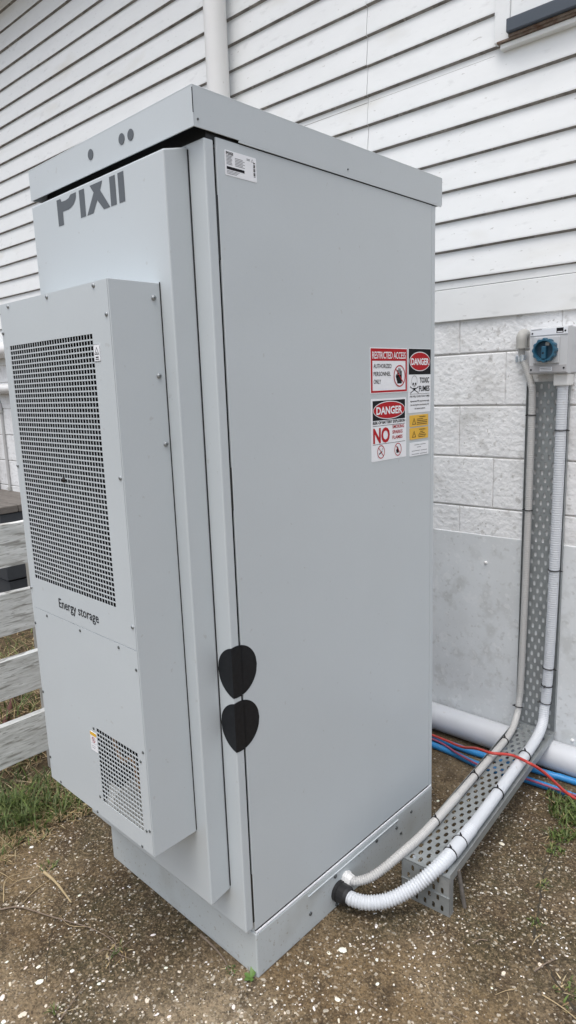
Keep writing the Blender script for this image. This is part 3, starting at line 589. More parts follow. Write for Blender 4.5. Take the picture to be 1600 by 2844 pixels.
# 3 toxic fumes
o, F, w, h = sticker(.6875, .8065, 1.3905, 1.5735, 'sign_white', 'tall danger sticker reading toxic fumes with skull and crossbones')
shape([rect(.0012, h*.598, w-.0012, h-.0012)], F, 'ink_black', o, 0.0003, 'black_field')
danger(F, o, w/2, h*.80, w*.46, h*.150, w*.79, .0185)
text('TOXIC', F, w*.49, h*.468, .0155, 'ink_black', o, w=w*.43, bold=0.022); text('FUMES', F, w*.46, h*.335, .0155, 'ink_black', o, w=w*.48, bold=0.022)
cx, cy = w*.255, h*.475
sk = ring(cx, cy+.004, .0150, .0155, .0010)+[ell(cx-.006, cy-.004, .0037, .0035, 14), ell(cx+.006, cy-.004, .0037, .0035, 14), [(cx, cy-.006), (cx+.002, cy-.0115), (cx-.002, cy-.0115)]]
sk += [bar(cx-.020, cy-.013, cx+.019, cy-.029, .0024), bar(cx-.019, cy-.029, cx+.020, cy-.013, .0024), [(cx-.0075, cy-.0155), (cx+.0075, cy-.0155), (cx+.004, cy-.023), (cx-.004, cy-.023)]]
for sx in (-1, 1):
    for yy in (-.0125, -.0295): sk += ring(cx+sx*.0205, cy+yy, .0026, .0026, .0008, 10)
shape(sk, F, 'ink_black', o, 0.0003, 'skull')
shape([rect(.006, h*.292, w-.006, h*.297)], F, 'ink_black', o, 0.0003, 'rule')
text('FIRE WILL CAUSE TOXIC FUMES', F, w/2, h*.242, .0056, 'ink_black', o, w=w*.88, align='c', bold=0.01)
for k, (s_, ww) in enumerate((('Appropriate PPE requirements apply', .86), ('for entering the commissioning with', .83), ('the battery systems', .48))): text(s_, F, w/2, h*(.17-.058*k), .005, 'ink_black', o, w=w*ww, align='c', bold=0.012)
# 4, 5 yellow warning plates, 6 white plate
for k, (z0, z1) in enumerate(((1.3505, 1.3835), (1.3130, 1.3463))):
    o, F, w, h = sticker(.6945, .7915, z0, z1, 'sign_yellow', ('upper' if k == 0 else 'lower')+' yellow warning plate with a black triangle', 'warning_plate', 0.001, 0.0022)
    shape(tri(.020, .006, .021, .0195, .0018)+[[(.0185, .010), (.0215, .0145), (.0200, .0145), (.0222, .0185), (.0180, .0135), (.0196, .0135)]], F, 'ink_black', o, 0.0003, 'triangle')
    text('WARNING', F, w*.66, h*.77, .0036, 'ink_black', o, w=w*.35, align='c', bold=0.02)
    rows = ((.36, .70), (.36, .94), (.36, .94), (.36, .92)) if k == 0 else ((.55, .72), (.48, .80), (.42, .88), (.45, .84))
    shape([rect(w*a, h*(.60-.15*q), w*c, h*(.655-.15*q)) for q, (a, c) in enumerate(rows)], F, 'ink_black', o, 0.0003, 'text_line')
o, F, w, h = sticker(.6945, .7935, 1.2640, 1.3030, 'sign_white', 'small white plate of printed lines under the yellow plates', 'notice_plate', 0.001, 0.0022)
shape([rect(w*a, h*y, w*c, h*(y+.045)) for a, c, y in ((.22, .50, .80), (.54, .84, .80), (.36, .58, .62), (.08, .52, .36), (.56, .92, .345), (.08, .48, .12), (.52, .92, .105))], F, 'ink_grey', o, 0.0003, 'text_line')
# 7 rating label top left
o, F, w, h = sticker(.0232, .1112, 1.9068, 1.9545, 'sign_white', 'white rating label with black bar near the roof cap', 'rating_label', 0.002, 0.0007)
text('PIXII', F, .003, h*.83, .0055, 'ink_black', o, w=.019, bold=0.03)
shape([rect(.0035, h*.245, w*.60, h*.36)], F, 'ink_black', o, 0.0003, 'black_bar')
shape([rect(.0035, h*(.44+.055*q), .0035+.016*(1-.06*(q % 3)), h*(.465+.055*q)) for q in range(7)]+[rect(.027, h*(.44+.06*q), .027+.027*(1-.2*(q % 2)), h*(.465+.06*q)) for q in range(6)]
      +[rect(.0035, h*(.18-.055*q), .0035+.035-.004*q, h*(.20-.055*q)) for q in range(3)]+[rect(.060, h*.86, .070, h*.885), rect(.060, h*.81, .070, h*.835)]+tri(.0765, h*.79, .008, .0065, .0007), F, 'ink_grey', o, 0.0003, 'text_line')
shape([rect(w*.895, h*(.20+.055*q), w*.955, h*(.20+.055*q+(.04 if q % 3 else .02))) for q in range(11)], F, 'ink_black', o, 0.0003, 'bar_stripe')

# ================================================================== CABLE TRAY
def perforated(b, F, W, L, cw, ch, sw, sl, bx=0.0):
    """sheet in frame F: x across (0..W), y along (0..L); obround slots in staggered rows; thickness by two skins"""
    rows = int(L/ch); yoff = (L-rows*ch)/2; t = 0.0014
    def skin(z, flip):
        vs, fs = [], []
        def quad(p): o = len(vs); vs.extend(p); fs.append((o, o+1, o+2, o+3) if not flip else (o+3, o+2, o+1, o))
        for y0, y1 in ((0, yoff), (L-yoff, L)):
            if y1-y0 > 1e-5: quad([(0, y0, z), (W, y0, z), (W, y1, z), (0, y1, z)])
        for r_ in range(rows):
            y0 = yoff+r_*ch; y1 = y0+ch; n = int((W-2*bx)/cw); x0 = (W-n*cw)/2
            if r_ % 2: n -= 1; x0 += cw/2
            quad([(0, y0, z), (x0, y0, z), (x0, y1, z), (0, y1, z)]); quad([(x0+n*cw, y0, z), (W, y0, z), (W, y1, z), (x0+n*cw, y1, z)])
            for k in range(n):
                cx = x0+(k+.5)*cw; cy = (y0+y1)/2; a, l = sw/2, sl/2-sw/2
                hole = [(cx+a, cy-l), (cx+a, cy+l), (cx+a*.7, cy+l+a*.7), (cx, cy+l+a), (cx-a*.7, cy+l+a*.7), (cx-a, cy+l), (cx-a, cy-l), (cx-a*.7, cy-l-a*.7), (cx, cy-l-a), (cx+a*.7, cy-l-a*.7)]
                rec = [(cx+cw/2, y0), (cx+cw/2, y1), (cx+cw/2, y1), (cx, y1), (cx-cw/2, y1), (cx-cw/2, y1), (cx-cw/2, y0), (cx-cw/2, y0), (cx, y0), (cx+cw/2, y0)]
                o = len(vs); vs.extend([(x, y, z) for x, y in hole+rec])
                for q in range(10):
                    p = (q+1) % 10; f = (o+q, o+10+q, o+10+p, o+p)
                    fs.append(f if not flip else f[::-1])
                if not flip:
                    o2 = len(vs); vs.extend([(x, y, z) for x, y in hole]+[(x, y, z-t) for x, y in hole])
                    for q in range(10): p = (q+1) % 10; fs.append((o2+q, o2+p, o2+10+p, o2+10+q))
        b.add([tuple(F @ Vector(v)) for v in vs], fs)
    skin(t, False); skin(0, True)
tray = thing('cable_tray', 'galvanised perforated cable tray down the wall and across the ground', 'cable tray', WALL @ Matrix.Translation((0.44, -0.01, 0.12)))
TW = 0.150
b = MB(); F = WALL @ Matrix.Translation((0.365, -0.0134, 0.118)) @ Matrix(((1, 0, 0, 0), (0, 0, -1, 0), (0, 1, 0, 0), (0, 0, 0, 1)))
perforated(b, F, TW, 1.345, 0.0262, 0.0285, 0.0094, 0.0205, 0.006); b.xf = WALL
for a in (0.3635, 0.5152): b.box(a, a+0.0014, -0.0275, -0.0130, 0.12, 1.463)
b.build('upright_section', 'galv', tray)
# ground section
Pn = Vector((0.187, 0.487, 0.1215)); Pf = Vector((0.0985, 1.437, 0.1235)); ey = (Pf-Pn).normalized(); ex = ey.cross(Vector((0, 0, 1))).normalized(); LT = (Pf-Pn).length
F = frame(Pn-ex*TW/2, ex, ey); b = MB()
perforated(b, F, TW, LT, 0.0262, 0.0285, 0.0108, 0.0215, 0.006)
b.xf = F
for x in (-0.0016, TW+0.0002): b.box(x, x+0.0014, 0, LT-0.03, -0.014, 0.0135)
b.build('ground_section', 'galv', tray)
FL = frame(Pn-ex*TW/2+Vector((0, 0, -Pn.z)), ex, (0, 0, 1)); b = MB(); perforated(b, FL, TW, Pn.z-0.0005, 0.0262, 0.0285, 0.0088, 0.0195, 0.006)
b.xf = FL; b.box(0.0, TW, 0.058, 0.061, 0.0016, 0.0042); b.box(TW-0.0012, TW+0.0002, 0.0, Pn.z-0.002, -0.022, 0.0014); b.box(0.0, 0.0014, 0.0, Pn.z-0.002, -0.022, 0.0014); b.build('end_leg', 'galv', tray)
b = MB(); q = F @ Vector((TW+0.002, 0.05, -0.002)); b.tube([q, q+Vector((0.016, 0.01, -0.119))], 0.006, 8); b.build('prop', 'grey_timber', tray)
for x, y in ((0.02, LT-0.05), (0.075, LT-0.042), (TW-0.012, LT-0.035), (0.03, 0.02)):
    b = MB(F); b.tube([(x, y, 0.0012), (x, y, 0.0045)], 0.0055, 6); b.build('bolt', 'zinc_bright', tray)

# ================================================================== CONDUITS
def conduit(name, pts, r, pitch, amp, smooth_ranges, matname, label):
    path = smooth_path(pts, pitch/4); n = len(path)
    d = [0.0]
    for i in range(1, n): d.append(d[-1]+(path[i]-path[i-1]).length)
    # resample evenly so that the ribs stay regular
    out = []; i = 0; s = 0.0
    while s < d[-1]:
        while d[i+1] < s: i += 1
        f = (s-d[i])/max(1e-9, d[i+1]-d[i]); out.append(path[i].lerp(path[i+1], f)); s += pitch/4
    L = d[-1]
    def rr(i):
        t = i*pitch/4/L
        for a, c in smooth_ranges:
            if a < t < c: return r
        return r+amp*(1 if t > .8 else .35)*(1, .35, -1, .35)[i % 4]
    b = MB(); b.tube(out, rr, 14); o = b.build(name, matname); tag(o, label, 'conduit'); return o, out, L
def tie(o, out, t, r, tail=None):
    i = min(len(out)-2, max(1, int(t*len(out)))); p = out[i]; T = (out[i+1]-out[i-1]).normalized()
    u = T.orthogonal().normalized(); w = T.cross(u); b = MB()
    b.tube([p+(u*math.cos(R(a))+w*math.sin(R(a)))*(r+0.0012) for a in range(0, 361, 20)], 0.0019, 6, False)
    if tail:
        tv = Vector(tail).normalized(); tv = (tv-T*tv.dot(T)).normalized(); q = p+tv*(r+0.001)
        b.tube([q-T*0.003, q+tv*0.004, q+tv*0.011+T*0.003+Vector((0, 0, 0.002))], lambda i: (0.0036, 0.0034, 0.0016)[i], 6)
    b.build('cable_tie', 'rubber_black', o)
def onT(x, y, z): return F @ Vector((x, y, z))
rL, rR = 0.0125, 0.0185
ptsL = [wp(0.348, 0.045, 1.602), wp(0.346, 0.040, 1.575), wp(0.350, 0.036, 1.545), wp(0.368, 0.037, 1.502), wp(0.387, 0.042, 1.452), wp(0.394, 0.046, 1.40), wp(0.394, 0.046, 1.0), wp(0.391, 0.046, 0.6),
        wp(0.387, 0.047, 0.30), wp(0.385, 0.052, 0.222), wp(0.388, 0.082, 0.166), onT(0.021, LT-0.16, 0.0165), onT(0.020, LT-0.45, 0.0155), onT(0.018, 0.28, 0.0155), onT(0.013, 0.11, 0.015),
        (0.1050, 0.470, 0.126), (0.083, 0.425, 0.100), (0.060, 0.392, 0.080), (0.036, 0.366, 0.072), (0.022, 0.357, 0.071)]
cl, outL, LL = conduit('flexible_conduit', ptsL, rL, 0.0068, 0.0015, [(0.57, 0.80)], 'conduit_grey', 'thinner grey corrugated conduit from wall elbow along the tray to white gland')
ptsR = [wp(0.5015, 0.050, 1.452), wp(0.5015, 0.050, 1.40), wp(0.500, 0.050, 1.0), wp(0.497, 0.050, 0.6), wp(0.490, 0.051, 0.30), wp(0.486, 0.058, 0.225), wp(0.492, 0.092, 0.172), onT(0.118, LT-0.17, 0.0215),
        onT(0.121, LT-0.42, 0.0205), onT(0.123, 0.30, 0.0205), onT(0.122, 0.14, 0.0215), onT(0.119, 0.06, 0.021), (0.2195, 0.487, 0.135), (0.187, 0.437, 0.097), (0.143, 0.382, 0.064), (0.098, 0.343, 0.052), (0.058, 0.3245, 0.050), (0.034, 0.322, 0.050)]
cr_, outR, LR = conduit('flexible_conduit', ptsR, rR, 0.0086, 0.0020, [(0.56, 0.80)], 'conduit_white', 'thicker white corrugated conduit from switch along the tray to black gland')
for t_, tl in ((0.107, (-1, 0, 0)), (0.245, (-1, 0, 0)), (0.557, (-1, 0, 0)), (0.635, (0, 0, 1)), (0.745, (0, 0, 1)), (0.862, (0, 0, 1))): tie(cl, outL, t_, rL+0.0005, tl)
for t_, tl in ((0.066, (1, 0, 0)), (0.273, (1, 0, 0)), (0.43, (1, 0, 0)), (0.458, (0, -1, 0)), (0.487, (-1, -1, 0)), (0.605, (0, 0, 1)), (0.715, (0, 0, 1)), (0.832, (0, 0, 1)), (0.858, (0, 0, 1))): tie(cr_, outR, t_, rR+0.0008, tl)
b = MB(); b.tube([(XR-0.001, 0.322, 0.050), (XR+0.010, 0.322, 0.050), (XR+0.011, 0.322, 0.050), (XR+0.034, 0.322, 0.050), (XR+0.042, 0.322, 0.050)], lambda i: (0.030, 0.030, 0.0275, 0.0275, 0.022)[i], 22, True, False); b.build('gland', 'rubber_black', cr_)
b = MB(); b.tube([(XR-0.001, 0.357, 0.071), (XR+0.010, 0.357, 0.071), (XR+0.011, 0.357, 0.071), (XR+0.026, 0.357, 0.071)], lambda i: (0.021, 0.021, 0.018, 0.0165)[i], 8, True, False); b.build('gland', 'pvc_white', cl)
b = MB(); b.tube([outR[int(.825*len(outR))], outR[int(.857*len(outR))]], 0.0208, 14); b.build('end_sleeve', 'conduit_white', cr_)
# wall elbow, its base and grout, saddle clip, connector block
b = MB(WALL); b.add([(0.346+0.036*math.cos(R(a))*(1+.15*math.sin(a)), -0.0045-(0.0 if k else 0), 1.622+0.042*math.sin(R(a))*(1+.12*math.cos(a*1.7))) for k in (0,) for a in range(0, 360, 18)], [tuple(range(20))]); b.build('grout_patch', 'grout', cl)
b = MB(WALL); b.bbox(0.322, 0.362, -0.012, 0.0, 1.588, 1.643, 0.003); b.tube(smooth_path([(0.346, -0.008, 1.634), (0.346, -0.028, 1.634), (0.347, -0.044, 1.625), (0.348, -0.046, 1.605), (0.348, -0.046, 1.588)], 0.006), 0.0185, 16)
b.tube([(0.348, -0.046, 1.592), (0.348, -0.046, 1.583)], 0.0205, 16); b.build('elbow', 'fitting_grey', cl)
b = MB(WALL); b.tube([(0.349, -0.036, 1.538), (0.3485, -0.036, 1.560)], 0.0145, 16); b.bbox(0.312, 0.337, -0.012, -0.004, 1.537, 1.561, 0.002); b.tube([(0.321, -0.012, 1.549), (0.321, -0.017, 1.549)], 0.0075, 8); b.box(0.334, 0.338, -0.036, -0.004, 1.538, 1.560); b.build('saddle_clip', 'zinc_bright', cl)
b = MB(WALL); b.bbox(0.476, 0.526, -0.075, -0.012, 1.448, 1.489, 0.004); b.build('connector_block', 'pvc_white', cr_)

# ================================================================== ISOLATOR SWITCH
sw = thing('isolator_switch', 'grey wall isolator switch box with a blue rotary knob', 'switch', WALL @ Matrix.Translation((0.464, -0.0, 1.49)))
b = MB(WALL); b.bbox(0.3955, 0.5325, -0.072, 0.0, 1.4905, 1.648, 0.005, 3); b.build('back_box', 'switch_grey', sw)
b = MB(WALL)
b.add([(0.3945, -0.0725, 1.489), (0.5335, -0.0725, 1.489), (0.5335, -0.0725, 1.6495), (0.3945, -0.0725, 1.6495), (0.3995, -0.098, 1.494), (0.5285, -0.098, 1.494), (0.5285, -0.098, 1.6445), (0.3995, -0.098, 1.6445)],
      [(0, 1, 2, 3), (4, 7, 6, 5), (0, 4, 5, 1), (1, 5, 6, 2), (2, 6, 7, 3), (3, 7, 4, 0)]); lid = b.build('lid', 'switch_grey', sw)
b = MB(WALL); b.bbox(0.4005, 0.5275, -0.1005, -0.0982, 1.621, 1.6435, 0.0008, 1); b.build('top_band', 'switch_white', lid)
b = MB(WALL); b.bbox(0.4005, 0.5275, -0.1000, -0.0982, 1.495, 1.5205, 0.0008, 1); b.build('bottom_band', 'switch_band', lid)
b = MB(WALL); b.bbox(0.4130, 0.5030, -0.1050, -0.0982, 1.5255, 1.6155, 0.002); b.build('knob_plate', 'switch_grey', lid)
kc = (0.459, 1.5695); b = MB(WALL); N_ = 72
rk = lambda k: 0.0395+0.0016*(1 if math.cos(2*math.pi*k/N_*12) > 0 else -1)
outer = [[(kc[0]+rk(k)*s*math.cos(2*math.pi*k/N_), -y, kc[1]+rk(k)*s*math.sin(2*math.pi*k/N_)) for k in range(N_)] for y, s in ((.1052, 1), (.1275, 1), (.131, .95))]
inner = [[(kc[0]+q*math.cos(2*math.pi*k/N_), -y, kc[1]+q*math.sin(2*math.pi*k/N_)) for k in range(N_)] for y, q in ((.131, .0315), (.112, .029))]
rings = outer+inner; vs = [p for r_ in rings for p in r_]; fs = []
for j in range(len(rings)-1):
    for k in range(N_): l = (k+1) % N_; fs.append((j*N_+k, j*N_+l, (j+1)*N_+l, (j+1)*N_+k))
b.add(vs, fs); knob = b.build('knob', 'knob_blue', sw)
b = MB(WALL); b.tube([(kc[0], -0.107, kc[1]), (kc[0], -0.1135, kc[1])], 0.031, 30); b.build('knob_recess', 'knob_deep', knob)
b = MB(WALL); b.bbox(kc[0]-0.0075, kc[0]+0.0075, -0.131, -0.1136, kc[1]-0.029, kc[1]+0.014, 0.002); b.build('grip_bar', 'knob_blue', knob)
b = MB(WALL); b.box(kc[0]+0.001, kc[0]+0.014, -0.1155, -0.1137, kc[1]+0.016, kc[1]+0.027); b.build('indicator', 'conduit_grey', knob)
b = MB(WALL); b.tube([(kc[0]-0.001, -0.131, kc[1]-0.009), (kc[0]-0.001, -0.1316, kc[1]-0.009)], 0.0035, 10); b.build('lock_hole', 'ink_black', knob)
for a, z in ((0.4075, 1.6285), (0.5195, 1.6315), (0.4065, 1.5055), (0.519, 1.5085)):
    b = MB(WALL); b.tube([(a, -0.1000, z), (a, -0.1011, z)], 0.0034, 10); b.build('lid_screw', 'ink_black', lid)
FS = WALL @ Matrix.Translation((0, -0.1006, 0)) @ Matrix(((1, 0, 0, 0), (0, 0, -1, 0), (0, 1, 0, 0), (0, 0, 0, 1)))
shape([rect(0.490, 1.6255, 0.5135, 1.6425)], FS, 'ink_black', lid, 0.0003, 'badge'); shape([rect(0.493, 1.6275, 0.5105, 1.6305)], FS, 'sign_white', lid, 0.0006, 'badge_print')
shape([rect(0.404, 1.6395, 0.440, 1.6420)], FS, 'ink_grey', lid, 0.0003, 'type_line')
shape([rect(0.437, 1.5000, 0.480, 1.5135)], FS, 'sign_white', lid, 0.0001, 'plate'); shape([rect(0.4395, 1.5085, 0.4775, 1.5105), rect(0.4395, 1.5035, 0.4775, 1.5050)], FS, 'ink_grey', lid, 0.0004, 'plate_print')

# ================================================================== PIPES AND CABLES ON THE GROUND
b = MB(); b.tube([wp(-4.6, 0.072, 0.052), wp(1.6, 0.072, 0.052)], 0.055, 32)
tag(b.build('drain_pipe', 'pvc_ground'), 'thick white drain pipe lying on the ground along the wall', 'pipe')
bl = [[(-1.6, 1.17), (-.9, 1.20), (-.2333, 1.2279), (-.0448, 1.2154), (.1306, 1.2385), (.2652, 1.2507), (.3282, 1.2488), (.8, 1.26), (1.5, 1.25)],
      [(-1.6, 1.26), (-.9, 1.255), (-.2538, 1.2758), (-.0703, 1.285), (.1309, 1.3194), (.2212, 1.3309), (.2937, 1.3417), (.8, 1.36), (1.5, 1.39)]]
for k, (l, lb) in enumerate(zip(bl, ('blue water pipe on the ground, farther from the wall', 'blue water pipe on the ground, between its twin and the drain pipe'))):
    b = MB(); b.tube(smooth_path([(x, y, 0.0128) for x, y in l], 0.03), 0.0125, 14); tag(b.build('water_pipe', 'blue_poly'), lb, 'pipe', 'blue pipes along the wall')
rp = [(-1.2, 1.24, .028), (-.6, 1.25, .03), (-.2563, 1.2600, .034), (-.104, 1.2144, .062), (.0, 1.135, .130), (.085, 1.0864, .1660), (.1394, 1.1300, .1590), (.2147, 1.1050, .1700), (.2522, 1.1513, .125), (.341, 1.2137, .031), (.5, 1.235, .034), (1.2, 1.26, .034)]
b = MB(); b.tube(smooth_path(rp, 0.012), 0.0052, 10); tag(b.build('cable', 'red_cable'), 'red cable crossing over both conduits and the tray', 'cable')
pp = [(-1.2, 1.225, .0285), (-.6, 1.225, .029), (-.25, 1.240, .030), (-.11, 1.205, .032), (-.02, 1.19, .030), (.05, 1.20, .0295), (.2, 1.225, .0285), (.6, 1.245, .0290), (1.2, 1.24, .0285)]
b = MB(); b.tube(smooth_path(pp, 0.02), 0.0042, 8); tag(b.build('cable', 'purple_cable'), 'thin purple cable resting on the blue water pipe', 'cable')

# ================================================================== FENCE AND THE CORNER BEYOND IT
fence = thing('fence', 'weathered white rail fence of wide horizontal boards beside the cabinet', 'fence', (-1.30, 0.07, 0))
FX = -1.270
for k, (z1, z0) in enumerate(((1.027, 0.869), (0.773, 0.619), (0.5226, 0.376), (0.275, 0.114))):
    bm = bmesh.new(); rnd = random.Random(5+k); n = 26; vs = []
    for i in range(n+1):
        y = -1.3+2.55*i/n; j = [rnd.uniform(-0.0025, 0.0025) for _ in range(4)]
        vs.append([bm.verts.new((FX+j[0]*.6, y, z0+j[0])), bm.verts.new((FX+j[1]*.6, y, z1+j[1])), bm.verts.new((FX-0.028, y, z1+j[1]+0.001)), bm.verts.new((FX-0.028, y, z0+j[0]))])
    for i in range(n):
        for q in range(4): bm.faces.new((vs[i][q], vs[i][(q+1) % 4], vs[i+1][(q+1) % 4], vs[i+1][q]))
    bm.faces.new(vs[0][::-1]); bm.faces.new(vs[-1]); bmesh.ops.recalc_face_normals(bm, faces=bm.faces[:])
    bm.verts.index_update(); b = MB(); b.add([v.co[:] for v in bm.verts], [tuple(v.index for v in f.verts) for f in bm.faces]); bm.free(); b.build('board', 'fence_wood', fence)
for y in (0.150, 1.13, -1.1):
    b = MB(); b.bbox(FX-0.080, FX-0.0285, y-0.035, y+0.055, -0.1, 1.00, 0.004); b.build('post', 'post_wood', fence)
boxt = thing('clad_box', 'low charcoal clad box with a weathered timber top by the wall', 'box', (-3.9, 1.1, 0))
b = MB(); b.bbox(-4.6, -3.425, 0.905, 1.30, 0.0, 0.20, 0.004); b.build('plinth', 'charcoal', boxt)
for k in range(4):
    z0 = 0.212+k*0.118; b = MB(); b.bbox(-4.6, -3.412+0.0, 0.888, 1.29, z0, z0+0.115, 0.006); b.build('cladding_board', 'charcoal', boxt)
for k in range(3):
    y0 = 0.875+k*0.142; b = MB(); b.bbox(-4.62, -3.40, y0, y0+0.137, 0.686, 0.735, 0.005); b.build('top_plank', 'grey_timber', boxt)
b = MB(); b.bbox(-4.385, -4.295, 1.195, 1.280, 0.735, 2.3, 0.006); tag(b.build('timber_post', 'grey_timber'), 'weathered dark timber post rising from the clad box', 'post')
b = MB(); b.tube(smooth_path([(-1.80, 0.13, 0.0), (-1.93, 0.22, 0.02), (-2.06, 0.33, 0.10), (-2.10, 0.37, 0.135)], 0.02), lambda i: 0.012+0.002*math.sin(i*1.3), 8)
tag(b.build('iron_bar', 'rust'), 'rusty iron bar leaning behind the fence boards', 'bar')
b = MB(); b.bbox(-1.72, -1.50, -0.02, 0.20, 0.0, 0.065, 0.006); bk = b.build('brick', 'brick_red'); tag(bk, 'old reddish brown brick on the ground behind the lowest fence board', 'brick')

# ================================================================== GROUND DETAIL
rnd = random.Random(21)
def visible_xy():
    while True:
        x = rnd.uniform(-1.5, 0.85); y = rnd.uniform(-0.75, 1.40)
        if -0.70 < x < 0.02 and -0.02 < y < 0.86: continue
        if y > 0.0 and -1.1 < x < -0.6: continue
        if x < 0 and y > 0.9: continue
        if x > 0.45 and y < -0.35: continue
        return x, y
def chip(rn, L, elong, h, n=7):
    """flat irregular shell chip: ring, inner ring, crown"""
    a0 = rn.uniform(0, 6.28); c, s = math.cos(a0), math.sin(a0); vs = []
    rr = [rn.uniform(0.72, 1.08) for _ in range(n)]
    for q, z in ((1.0, -0.0006), (0.8, h*0.7)):
        for k in range(n):
            a = 2*math.pi*k/n; x = L*rr[k]*q*math.cos(a); y = L*elong*rr[k]*q*math.sin(a); vs.append((x*c-y*s, x*s+y*c, z))
    vs.append((0, 0, h)); fs = []
    for k in range(n):
        l = (k+1) % n; fs += [(k, l, n+l, n+k), (n+k, n+l, 2*n)]
    return vs, fs
tints = [(0.84, 0.82, 0.78), (0.80, 0.77, 0.70), (0.70, 0.63, 0.53), (0.86, 0.85, 0.83), (0.60, 0.52, 0.42)]
chips = []
for k in range(14):
    vs, fs = chip(rnd, 1.0, rnd.uniform(0.4, 0.9), 0.16); b = MB(); b.add(vs, fs, False); c = tints[k % 5]; b.cols = [tuple(q*rnd.uniform(.92, 1.05) for q in c)]*len(vs)
    chips.append(b.mesh('shell_chip', ['shell_white']))
n_ = 0
while n_ < 240:
    x, y = visible_xy()
    if x < -1.02 or (y > 1.15): continue
    s = rnd.choice([.0030, .0035, .0040, .0045, .0050, .0055, .0062])
    inst('shell_chip', rnd.choice(chips), ground, Matrix.Translation((x, y, -0.0004)) @ Matrix.Rotation(rnd.uniform(0, 6.28), 4, 'Z') @ Matrix.Rotation(rnd.uniform(-.25, .25), 4, 'X') @ Matrix.Diagonal((s, s, s, 1))); n_ += 1
for x, y, s in [(-0.415, -0.38, 0.0106), (-0.381, -0.307, 0.0074), (-0.467, -0.434, 0.0086), (-0.443, -0.465, 0.0096), (-0.359, -0.451, 0.0104), (-0.496, -0.317, 0.0051), (-0.318, -0.098, 0.0083), (-0.413, -0.069, 0.0047), (-0.163, -0.225, 0.0078), (-0.204, -0.138, 0.0057), (-0.034, -0.034, 0.0066), (0.077, -0.017, 0.0091), (0.011, -0.095, 0.0076), (-0.223, -0.298, 0.0056), (-0.189, -0.239, 0.0066), (-0.926, -0.156, 0.0083), (-0.843, -0.185, 0.005), (-0.113, -0.231, 0.0069), (-0.608, -0.159, 0.0067), (-0.391, -0.121, 0.006), (-0.46, -0.36, 0.0075), (-0.483, -0.385, 0.0067), (-0.376, -0.49, 0.0073), (-0.539, -0.41, 0.0051), (-0.294, -0.28, 0.0062), (-0.099, -0.152, 0.005), (-0.965, -0.192, 0.0049), (-0.869, -0.046, 0.0049), (-0.087, -0.215, 0.0061), (0.106, 0.21, 0.0119), (0.126, 0.334, 0.0086), (0.252, 0.418, 0.0085), (0.321, 0.483, 0.0054), (0.188, 0.089, 0.0089), (0.249, 0.105, 0.0078), (0.455, 0.426, 0.0068), (0.514, 0.51, 0.0077), (0.382, 0.302, 0.0055), (0.292, 0.122, 0.0044), (0.16, 0.033, 0.0078), (0.233, 0.872, 0.0108), (0.201, 0.901, 0.0057), (-0.039, 0.934, 0.007), (0.308, 0.653, 0.0057), (0.114, 0.234, 0.0052), (0.084, 0.179, 0.0072), (0.235, 0.189, 0.006), (0.497, 0.448, 0.0041), (0.434, 0.534, 0.0058), (0.063, 0.119, 0.0046), (0.423, 0.67, 0.0043), (0.473, 0.569, 0.0043), (0.128, 0.018, 0.0039), (0.152, 0.075, 0.004), (0.224, 0.049, 0.0077), (0.246, 0.242, 0.0046), (0.136, 0.262, 0.0044), (0.24, 0.568, 0.0043), (0.35, 0.802, 0.0041)]:
    inst('shell_chip', rnd.choice(chips), ground, Matrix.Translation((x, y, -0.0004)) @ Matrix.Rotation(rnd.uniform(0, 6.28), 4, 'Z') @ Matrix.Diagonal((s*1.15, s*1.05, s, 1)))
def scatter(name, N, smin, smax, cols, matname, hfac, n=5, keep=None):
    b = MB(); b.cols = []
    while len(b.f) < N*2*n:
        x, y = visible_xy()
        if keep and not keep(x, y): continue
        L = rnd.uniform(smin, smax); vs, fs = chip(rnd, L, rnd.uniform(.5, .95), L*hfac, n); c = rnd.choice(cols); f = rnd.uniform(.75, 1.15)
        b.add([(vx+x, vy+y, vz) for vx, vy, vz in vs], fs); b.cols += [tuple(min(.85, q*f) for q in c)]*len(vs)
    o = b.build(name, matname, ground); o['kind'] = 'stuff'; return o
def patch(x, y): return 0.5+0.25*math.sin(9.1*x+3.3*y+1.3)*math.cos(11.7*y-4*x+.4)+0.25*math.sin(23*x-17*y)*math.sin(19*y+6*x)
dens = lambda x, y: x > -1.04 and rnd.random() < 0.06+1.5*max(0, patch(x, y)-.38)
scatter('shell_grit', 2300, .0010, .0046, tints, 'shell_white', .3, 5, dens)
scatter('aggregate', 13000, .0014, .0036, [(.17, .117, .06), (.10, .067, .034), (.23, .163, .085), (.07, .047, .025), (.31, .24, .145), (.14, .11, .075), (.05, .033, .018)], 'pebble', .35, 5, lambda x, y: x > -1.06)

# cracks and joints filled with soil
def crack(pts, w):
    P = smooth_path([(x, y, 0) for x, y in pts], 0.012); b = MB(); vs = []; fs = []
    for i, p in enumerate(P):
        T = (P[min(i+1, len(P)-1)]-P[max(i-1, 0)]).normalized(); nn = Vector((-T.y, T.x, 0)); j = Vector((rnd.uniform(-.003, .003), rnd.uniform(-.003, .003), 0)); ww = w*rnd.uniform(.3, 1.2)
        vs += [tuple(p+j+nn*ww+Vector((0, 0, .0009))), tuple(p+j-nn*ww+Vector((0, 0, .0009)))]
    for i in range(len(P)-1): fs.append((2*i, 2*i+1, 2*i+3, 2*i+2))
    b.add(vs, fs); return b.build('crack', 'crack_soil', ground)
crack([(-0.80, 0.16), (-0.93, 0.05), (-0.97, -0.02), (-1.0, -0.08), (-0.98, -0.16), (-0.95, -0.25), (-0.86, -0.42), (-0.75, -0.6)], 0.0032)
